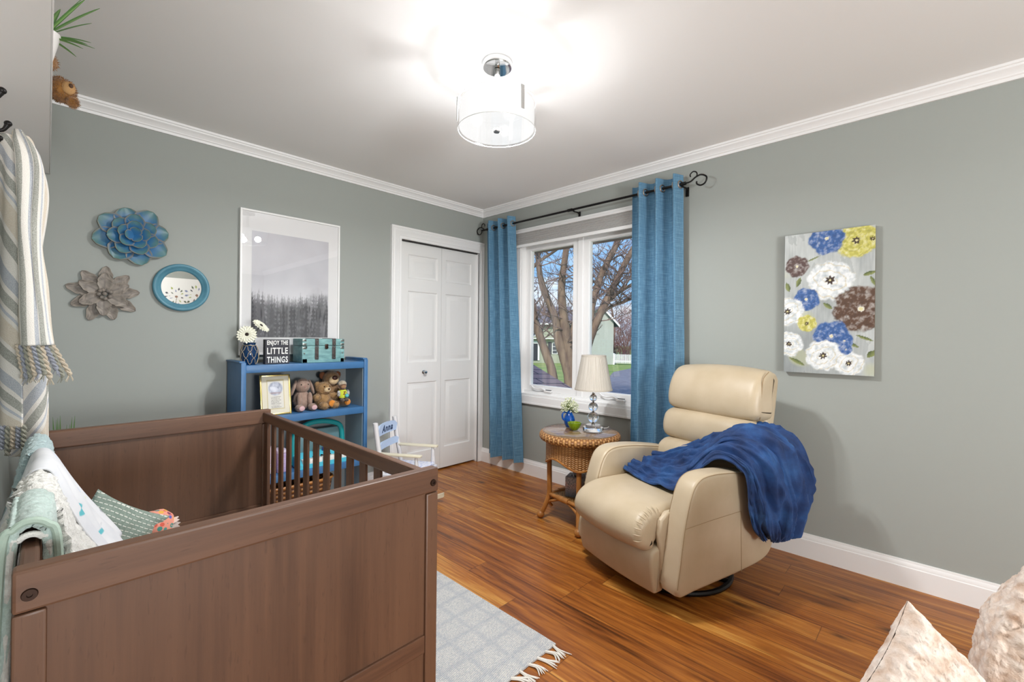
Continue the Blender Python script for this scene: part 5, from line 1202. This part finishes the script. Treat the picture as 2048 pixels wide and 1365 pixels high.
def rosd(x, y, z=0): 
    return .012 * abs(nz(x * 30, y * 30, z * 30 + 2)) + .006 * abs(nz(x * 75, y * 75, z * 75 + 5))
P = patch([[(1.42, -.60, .24), (1.43, -.60, .5), (1.45, -.60, .62), (1.48, -.60, .69), (1.50, -.62, .71)], [(1.42, -.30, .24), (1.43, -.30, .5), (1.45, -.32, .62), (1.49, -.36, .69), (1.5, -.58, .71)], [(1.43, -.085, .30), (1.44, -.10, .52), (1.465, -.15, .62), (1.50, -.26, .69), (1.50, -.55, .71)], [(1.445, -.06, .30), (1.465, -.085, .55), (1.495, -.125, .645), (1.53, -.22, .725), (1.53, -.55, .74)], [(1.50, -.045, .28), (1.53, -.07, .54), (1.55, -.115, .645), (1.57, -.21, .73), (1.57, -.55, .745)], [(1.60, -.045, .26), (1.62, -.07, .5), (1.64, -.12, .62), (1.65, -.22, .70), (1.65, -.55, .72)], [(1.72, -.05, .22), (1.74, -.08, .45), (1.75, -.13, .56), (1.76, -.24, .63), (1.76, -.55, .65)]], 150, 120)
nn_ = normals([[V(p) for p in r] for r in P])[90][60]; s_ = 1 if nn_.y + nn_.z > 0 else -1
P = disp(P, lambda u, v, p: s_ * rosd(p.x, p.y, p.z)); ft = obj('fur_throw', MB().rows([[p - V((1.4, -.2, .4)) for p in r] for r in P], thick=.012 * s_), m_ros, ang=180); ft.location = (1.4, -.2, .4)
tag(ft, 'cream rosette fur throw draped over the armchair back at the right edge', 'throw blanket')
pc, pa = V((1.253, -.011, .404)), V((1.207, .044, .648))
nv_ = (V((0, 0, HC)) - pc); nv_.z *= .75; av = (pa - pc); av = (av - nv_.normalized() * av.dot(nv_.normalized())).normalized(); nv_ = nv_.normalized(); nv_ = Matrix.Rotation(R(44), 3, av) @ nv_; bv = nv_.cross(av)
fp_ = cushion('fur_pillow', (0, 0, 0), (0, 0, 0), .36, .36, .15, m_ros, 8, .01, nn=90, fuzzd=lambda x, y: rosd(x, y, 1.))
mw = Matrix(((av - bv) / sqrt(2), (av + bv) / sqrt(2), nv_)).transposed().to_4x4(); mw.translation = pc; fp_.matrix_world = mw
tag(fp_, 'cream rosette fur pillow with one corner up, in front of the fur throw', 'pillow')
# ---------------------------------------------------------------- outside the window
GZ = -1.75
def grassm():
    t = NT('spring_lawn'); o = t.co(); n = t.noise(o, .6, 5.); f = t.noise(o, 14., 4.)
    c = t.ramp(t.math('ADD', t.math('MULTIPLY', n, .6), t.math('MULTIPLY', f, .4)), [(.35, lin('#5d7a36')), (.5, lin('#7c9448')), (.65, lin('#a09a62'))]); return t.fin(c, .95)
st(obj('lawn', MB().box((3.6, -40, GZ - .2), (140, 90, GZ)), grassm(), ang=0), 'green spring lawn across the street side')
m = MB(); m.add([(9, 2, GZ + .02), (60, 25, GZ + .02), (38.9, 21.6, GZ + .02), (33.6, 20.3, GZ + .02), (20, 13.2, GZ + .02), (9, 6.5, GZ + .02)], [[0, 1, 2, 3, 4, 5]])
st(obj('driveway', m, mat('asphalt', '#807e86', .9, 0, '#6e6c75', 3), ang=0), 'grey asphalt driveway')
def shing():
    t = NT('roof_shingles'); p = t.sep(t.co()); a = t.math('ADD', p[1], t.math('MULTIPLY', p[0], .55)); r_ = t.math('FLOOR', t.math('DIVIDE', a, .145)); fr = t.math('FRACT', t.math('DIVIDE', a, .145))
    b = t.math('ADD', t.math('MULTIPLY', p[0], 3.3), t.math('MULTIPLY', t.white(t.comb(r_, 2., 1.)), 5.)); w = t.white(t.comb(r_, t.math('FLOOR', b), 4.)); e = t.math('LESS_THAN', fr, .12); e2 = t.math('LESS_THAN', t.math('FRACT', b), .05)
    c = t.ramp(w, [(0., lin('#b98a7f')), (.5, lin('#cb9a8c')), (1., lin('#d8ab9c'))]); c = t.mix(t.ramp(t.noise(t.co(), 200., 2.), [(.4, 0.), (.7, .4)]), c, lin('#8a6e6e')); c = t.mix(t.math('MAXIMUM', e, e2), c, lin('#5d494c')); t.bump(fr, .4, .01); return t.fin(c, .9)
zr = lambda x, y: .855 + .15 * (x - 4.51) + .335 * (y - 3.97)
cor = [(4.60, 4.75), (4.51, 3.97), (4.42, 3.195), (4.33, 2.42), (3.16, 2.3), (3.16, 4.75)]
m = MB(); m.add([(x, y, zr(x, y)) for x, y in cor] + [(x, y, zr(x, y) - .06) for x, y in cor], [[0, 1, 2, 3, 4, 5], [11, 10, 9, 8, 7, 6]] + [[i, (i + 1) % 6, (i + 1) % 6 + 6, i + 6] for i in range(6)])
m.add([(x, y, zr(x, y)) for x, y in cor[:4]] + [(x + 2.5, y + .4, zr(x, y) - 1.1) for x, y in cor[:4]], [[i, i + 1, i + 5, i + 4] for i in range(3)])
st(obj('roof_garage', m, shing(), ang=0), 'red-brown shingled lower roof just below the window')
st(obj('roof_soffit', MB().box((3.102, -1.5, 2.075), (3.5, 4.6, 2.30), .004), mat('brown_soffit', '#8a6f63', .7), ang=0), 'brown roof overhang above the window')

def siding(n, col, col2):
    t = NT(n); z = t.sep(t.co())[2]; f = t.math('FRACT', t.math('DIVIDE', z, .16)); c = t.mix(t.ramp(f, [(.0, 1.), (.14, 0.)]), lin(col), lin(col2)); t.bump(f, .5, .03); return t.fin(c, .7)
m_sid, m_sid2 = siding('sage_siding', '#a6aa95', '#82866f'), siding('pale_siding', '#b2b6ad', '#91968d'); m_rf = mat('grey_roof', '#77727a', .9, 0, '#625d64', 4); m_wh = mat('white_house_trim', '#e9e9e6', .6); m_win = mat('dark_window', '#3c4148', .15); m_shu = mat('dark_shutter', '#33343a', .6)
HL, HA = (37.65, 33.0), atan2(-.72, .694)
h = thing('house', 'sage sided two storey house with a white gutter behind the left bare tree', 'house', (HL[0], HL[1], GZ), HA); z_ = lambda v: v - GZ
obj('wall', MB().box((-8, .6, 0), (4.6, 8, z_(1.0))).box((-8, 0, z_(1.0)), (4.6, 8, z_(2.62))), m_sid, h, ang=0)
obj('roof', MB().add([(-8.4, -.5, z_(2.72)), (4.65, -.5, z_(2.72)), (4.65, 4, z_(4.9)), (-8.4, 4, z_(4.9)), (-8.4, 8.5, z_(2.72)), (4.65, 8.5, z_(2.72)), (-8.4, -.5, z_(2.6)), (4.65, -.5, z_(2.6)), (-8.4, 8.5, z_(2.6)), (4.65, 8.5, z_(2.6))], [[0, 1, 2, 3], [3, 2, 5, 4], [0, 6, 7, 1], [4, 5, 9, 8], [1, 7, 9, 5, 2], [0, 3, 4, 8, 6], [6, 8, 9, 7]]), m_rf, h, ang=0)
obj('gutter', MB().box((-8.4, -.62, z_(2.58)), (4.65, -.5, z_(2.74))), m_wh, h, ang=0); obj('overhang_trim', MB().box((-8, -.03, z_(.98)), (4.6, .6, z_(1.08))), m_wh, h, ang=0)
def win(par, x, z0, w, hh, y, sh=True):
    f = obj('window', MB().box((x - w / 2, y - .08, z0), (x + w / 2, y, z0 + hh)), m_wh, par, ang=0); g = MB()
    for i in (0, 1): g.box((x - w / 2 + .07 + i * (w / 2 - .02), y - .1, z0 + .08), (x - .03 + i * (w / 2 - .02), y - .079, z0 + hh - .08))
    obj('window_glass', g, m_win, f, ang=0); g = MB()
    for q in (.33, .66): g.box((x - w / 2 + .07, y - .11, z0 + hh * q - .02), (x + w / 2 - .07, y - .1, z0 + hh * q + .02))
    obj('muntin', g, m_wh, f, ang=0)
    if sh:
        for s_ in (-1, 1): obj('shutter', MB().box((x + s_ * (w / 2 + .25) - .2, y - .07, z0 - .03), (x + s_ * (w / 2 + .25) + .2, y - .001, z0 + hh + .03)), m_shu, par, ang=0)
for x in (.2, 3.6, -4.): win(h, x, z_(1.25), .9, 1.2, 0)
win(h, 2.75, z_(-.72), 1.15, 1.3, .6); win(h, -4., z_(-.72), 1.15, 1.3, .6)
obj('front_door', MB().box((-.25, .52, z_(-1.45)), (.55, .6, z_(.45))), m_shu, h, ang=0); obj('door_surround', MB().box((-.5, .5, z_(-1.45)), (-.26, .6, z_(.65))).box((.56, .5, z_(-1.45)), (.75, .6, z_(.65))).box((-.5, .5, z_(.46)), (.75, .6, z_(.75))), m_wh, h, ang=0)
hg = thing('house', 'pale house gable end with one bare wall beside the white fence', 'house', (HL[0] + .694 * 7.2, HL[1] - .72 * 7.2, GZ), HA); hw = 1.55
obj('gable_wall', MB().add([(-2.5, -1, 0), (hw, -1, 0), (hw, -1, z_(2.95)), (.1, -1, z_(4.55)), (-2.5, -1, z_(2.95)), (-2.5, 6, 0), (hw, 6, 0), (hw, 6, z_(2.95)), (.1, 6, z_(4.55)), (-2.5, 6, z_(2.95))], [[0, 1, 2, 3, 4], [9, 8, 7, 6, 5], [0, 5, 6, 1], [1, 6, 7, 2], [0, 4, 9, 5]]), m_sid2, hg, ang=0)
m = MB()
for sx, ex, ez in ((1, hw + .55, 2.55), (-1, -2.53, 2.93)): m.add([(.1, -1.5, z_(4.72)), (ex, -1.5, z_(ez)), (ex, 6.4, z_(ez)), (.1, 6.4, z_(4.72)), (.1, -1.5, z_(4.58)), (ex, -1.5, z_(ez - .14)), (ex, 6.4, z_(ez - .14)), (.1, 6.4, z_(4.58))], [[0, 1, 2, 3], [7, 6, 5, 4], [0, 4, 5, 1], [1, 5, 6, 2], [2, 6, 7, 3]])
obj('roof', m, m_rf, hg, ang=0)
obj('rake_board', MB().add([(.1, -1.54, z_(4.74)), (hw + .57, -1.54, z_(2.57)), (hw + .57, -1.54, z_(2.30)), (.1, -1.54, z_(4.46)), (.1, -1.49, z_(4.74)), (hw + .57, -1.49, z_(2.57)), (hw + .57, -1.49, z_(2.30)), (.1, -1.49, z_(4.46))], [[0, 1, 2, 3], [7, 6, 5, 4], [0, 4, 5, 1], [2, 6, 7, 3], [1, 5, 6, 2]]), m_wh, hg, ang=0)
fe = thing('picket_fence', 'white picket fence running right from the pale gable', 'fence', (HL[0] + .694 * 8.8, HL[1] - .72 * 8.8, GZ), HA); m = MB()
for k in range(60): x = .1 + k * .14; m.box((x - .045, -1.0 - k * .03 - .012, .15), (x + .045, -1.0 - k * .03 + .012, 1.15 - .002 * k))
obj('picket_panel', m, m_wh, fe, ang=0); obj('fence_rail', MB().add([(0, -.98, .35), (8.5, -2.8, .35), (8.5, -2.8, .45), (0, -.98, .45), (0, -.94, .35), (8.5, -2.76, .35), (8.5, -2.76, .45), (0, -.94, .45)], [[0, 1, 2, 3], [4, 5, 6, 7], [3, 2, 6, 7]]), m_wh, fe, ang=0)
for k in range(4): obj('fence_post', MB().box((.0 + k * 2.1 - .07, -1.0 - k * .45 - .06, 0), (.0 + k * 2.1 + .07, -1.0 - k * .45 + .08, 1.25)), m_wh, fe, ang=0)

m_brk = mat('tree_bark', '#88735f', .95, 0, '#6a564a', 5, (1, 1, .4), bump=(14, .8, (1, 1, .3), .03)); m_twg = mat('twig_bark', '#77625a', .95); m_red = mat('reddish_twig', '#8a6460', .95)
def twigs(m, rg, p, d, L, r, lev):
    n = 5; P = [V(p)]; d = V(d).normalized()
    for i in range(n):
        d = (d + V((rg.uniform(-1, 1), rg.uniform(-1, 1), rg.uniform(-.6, .9))) * .28).normalized(); P.append(P[-1] + d * L / n)
    m.tube(P, [r * (1 - .8 * i / n) for i in range(n + 1)], 4 if r > .012 else 3, cap=False)
    if lev > 0:
        for k in range(rg.randint(3, 5)):
            q = P[rg.randint(1, n)]; dd = (d + V((rg.uniform(-1, 1), rg.uniform(-1, 1), rg.uniform(-.5, .9))) * 1.1); twigs(m, rg, q, dd, L * rg.uniform(.4, .65), r * .5, lev - 1)
def tree(label, stems, seed, br=9, L=(1.2, 2.6), lev=2, group=None, mk=m_twg, r=.04):
    b = V(stems[0][0][0]); t = thing('bare_tree', label, 'tree', (b.x, b.y, GZ), 0, group); o_ = V((b.x, b.y, GZ)); rg = random.Random(seed); m = MB(); tw = MB()
    for pts, r0, r1 in stems:
        S = spline(pts, 22); m.tube([p - o_ for p in S], [lerp(r0, r1, i / 21) * (1 + .12 * nz(i * .9, seed, r0 * 9)) for i in range(22)], 9)
        for k in range(br):
            i = rg.randint(7, 21); p = S[i] - o_; a = rg.uniform(0, 2 * pi); twigs(tw, rg, p, (cos(a), sin(a), rg.uniform(.0, .9)), rg.uniform(*L), r * rg.uniform(.5, 1.), lev)
    obj('trunk', m, m_brk, t, ang=80); obj('twigs', tw, mk, t, ang=0)['kind'] = 'stuff'
A = [(14.25, 11.16, GZ), (14.097, 11.312, -.23), (13.935, 11.479, .47), (13.757, 11.665, 1.17), (13.6, 11.83, 1.87), (13.5, 11.93, 2.5), (13.3, 12.2, 3.6)]
Bs = [(14.62, 10.77, GZ), (14.584, 10.806, -.47), (14.494, 10.9, .03), (14.386, 11.011, .53), (14.261, 11.142, 1.12), (14.186, 11.22, 1.82), (14.079, 11.33, 2.27), (13.83, 11.59, 3.12), (13.703, 11.72, 3.87), (13.6, 11.8, 5.2)]
B2 = [(14.66, 10.73, GZ), (14.63, 10.76, -.47), (14.62, 10.77, .28), (14.541, 10.851, .78), (14.449, 10.947, 1.53), (14.374, 11.024, 2.28), (14.335, 11.065, 2.93), (14.341, 11.058, 3.53), (14.396, 11.0, 4.13), (14.5, 10.9, 5.3)]
B3 = [(14.65, 10.74, -.3), (14.62, 10.77, 1.03), (14.674, 10.713, 1.63), (14.773, 10.61, 2.28), (14.95, 10.4, 3.2)]
G = [(13.4, 12.1, 3.5), (13.477, 11.955, 3.915), (13.718, 11.705, 4.269), (14.132, 11.276, 4.675), (14.6, 10.8, 5.2)]
tree('bare tree with several stems seen through the left window pane', [(Bs, .25, .10), (B2, .25, .12), (A, .19, .14), (B3, .14, .06), (G, .09, .04)], 21, 12)
Cc = [(14.85, 10.55, GZ), (14.9, 10.48, -.4), (15.062, 10.311, .79), (15.196, 10.171, 1.39), (15.349, 10.013, 1.94), (15.535, 9.819, 2.54), (15.706, 9.643, 3.05), (15.876, 9.466, 3.55), (16.148, 9.184, 4.35), (16.5, 8.8, 5.3)]
Dd = [(14.98, 10.4, .3), (15.095, 10.276, 1.04), (15.14, 10.23, 2.04), (15.205, 10.162, 2.64), (15.323, 10.04, 3.19), (15.423, 9.935, 3.69), (15.593, 9.759, 4.2), (15.797, 9.547, 4.8), (16.0, 9.3, 5.6)]
Ee = [(15.264, 10.101, 1.64), (15.536, 9.818, 2.444), (15.811, 9.533, 2.9), (16.225, 9.1, 3.3), (16.9, 8.4, 3.8)]; E2 = [(15.3, 10.05, 1.8), (15.6, 9.75, 2.35), (16.0, 9.35, 2.62), (16.6, 8.7, 2.95)]
tree('bare tree leaning right, seen through the right window pane', [(Cc, .20, .11), (Dd, .17, .11), (Ee, .10, .055), (E2, .07, .04)], 33, 16)
rg = random.Random(77)
for k, (px_, py_) in enumerate(((45, 47), (49, 42), (53, 38), (56, 34), (60, 31), (64, 27), (41, 50))):
    hh = rg.uniform(6.5, 9); tree('distant bare tree on the skyline beyond the houses', [([(px_, py_, GZ), (px_ + .3, py_, hh * .3), (px_, py_ + .3, hh * .7)], .28, .08)], 100 + k, 26, (2.2, 4.0), 2, 'distant bare trees beyond the houses', m_red if k > 3 else m_twg, .06)
m_rb2 = m_red
for k, (px_, py_) in enumerate(((50.0, 30.6), (51.0, 29.2), (52.2, 27.4))):
    s_ = thing('bare_shrub', 'reddish bare shrub behind the white picket fence', 'shrub', (px_, py_, GZ), 0, 'reddish shrubs behind the fence'); m = MB(); rg2 = random.Random(k)
    for q in range(46): a = rg2.uniform(0, 2 * pi); twigs(m, rg2, (rg2.uniform(-.5, .5), rg2.uniform(-.5, .5), 0), (cos(a) * .35, sin(a) * .35, 1), rg2.uniform(3., 5.4), .035, 2)
    obj('twigs', m, m_rb2, s_, ang=0)['kind'] = 'stuff'
# ---------------------------------------------------------------- light and view
wd = bpy.data.worlds.new('sky'); SC.world = wd; wd.use_nodes = True; nt = wd.node_tree; bg = nt.nodes['Background']
def wn(t, **k):
    nd = nt.nodes.new(t)
    for a, b in k.items(): setattr(nd, a, b)
    return nd
tc = wn('ShaderNodeTexCoord'); sp = wn('ShaderNodeSeparateXYZ'); nt.links.new(tc.outputs['Generated'], sp.inputs[0])
rp = wn('ShaderNodeValToRGB'); nt.links.new(sp.outputs[2], rp.inputs[0]); cr = rp.color_ramp; cr.elements.new(.5)
for e, (p, c) in zip(cr.elements, ((0., '#c3d9ef'), (.12, '#8fbfee'), (.6, '#4f8fd8'))): e.position = p; e.color = lin(c)
mp = wn('ShaderNodeMapping'); mp.inputs['Scale'].default_value = (5, 5, 16); mp.inputs['Location'].default_value = (.7, 1.3, .35); nt.links.new(tc.outputs['Generated'], mp.inputs[0])
ns = wn('ShaderNodeTexNoise'); ns.inputs['Scale'].default_value = 1.; ns.inputs['Detail'].default_value = 5; nt.links.new(mp.outputs[0], ns.inputs[0])
r2_ = wn('ShaderNodeValToRGB'); nt.links.new(ns.outputs[0], r2_.inputs[0]); r2_.color_ramp.elements[0].position = .5; r2_.color_ramp.elements[1].position = .66
mx = wn('ShaderNodeMix', data_type='RGBA'); nt.links.new(r2_.outputs[0], mx.inputs[0]); nt.links.new(rp.outputs[0], mx.inputs[6]); mx.inputs[7].default_value = lin('#eef2f7')
nt.links.new(mx.outputs[2], bg.inputs[0]); bg.inputs[1].default_value = SKY
sun = bpy.data.objects.new('sun', bpy.data.lights.new('sun', 'SUN')); COL.objects.link(sun)
sun.data.energy = SUN; sun.data.angle = R(3); sun.data.color = (1, .95, .87)
sun.rotation_euler = V((.75, .30, -.62)).to_track_quat('-Z', 'Y').to_euler()
fl = bpy.data.objects.new('bounce_light', bpy.data.lights.new('bounce_light', 'AREA')); COL.objects.link(fl)  # added fill light behind the camera, unseen and without a fixture
fl.data.energy = FILL; fl.data.shape = 'RECTANGLE'; fl.data.size = .9; fl.data.size_y = .9; fl.location = (.42, -2.9, 1.1)
fl.rotation_euler = V((.2, 1, .62)).to_track_quat('-Z', 'Y').to_euler(); fl.data.color = (.95, .98, 1)
for k in range(3):
    bl = bpy.data.objects.new('lamp_bulb', bpy.data.lights.new('lamp_bulb', 'POINT')); COL.objects.link(bl); a_ = .4 + k * 2.094
    bl.data.energy = BULB / 3; bl.data.shadow_soft_size = .028; bl.location = (LX + .09 * cos(a_), LY + .09 * sin(a_), 2.172); bl.data.color = (.98, .99, 1)
SC.view_settings.view_transform = 'Standard'; SC.view_settings.look = 'None'
SC.view_settings.exposure = EXPO; SC.view_settings.gamma = 1; SC.view_settings.use_curve_mapping = False
cy = SC.cycles
cy.max_bounces = 10; cy.diffuse_bounces = 6; cy.glossy_bounces = 5; cy.transmission_bounces = 10; cy.transparent_max_bounces = 12
cy.caustics_reflective = False; cy.caustics_refractive = False; cy.sample_clamp_indirect = 6; cy.blur_glossy = .5
cy.use_denoising = True
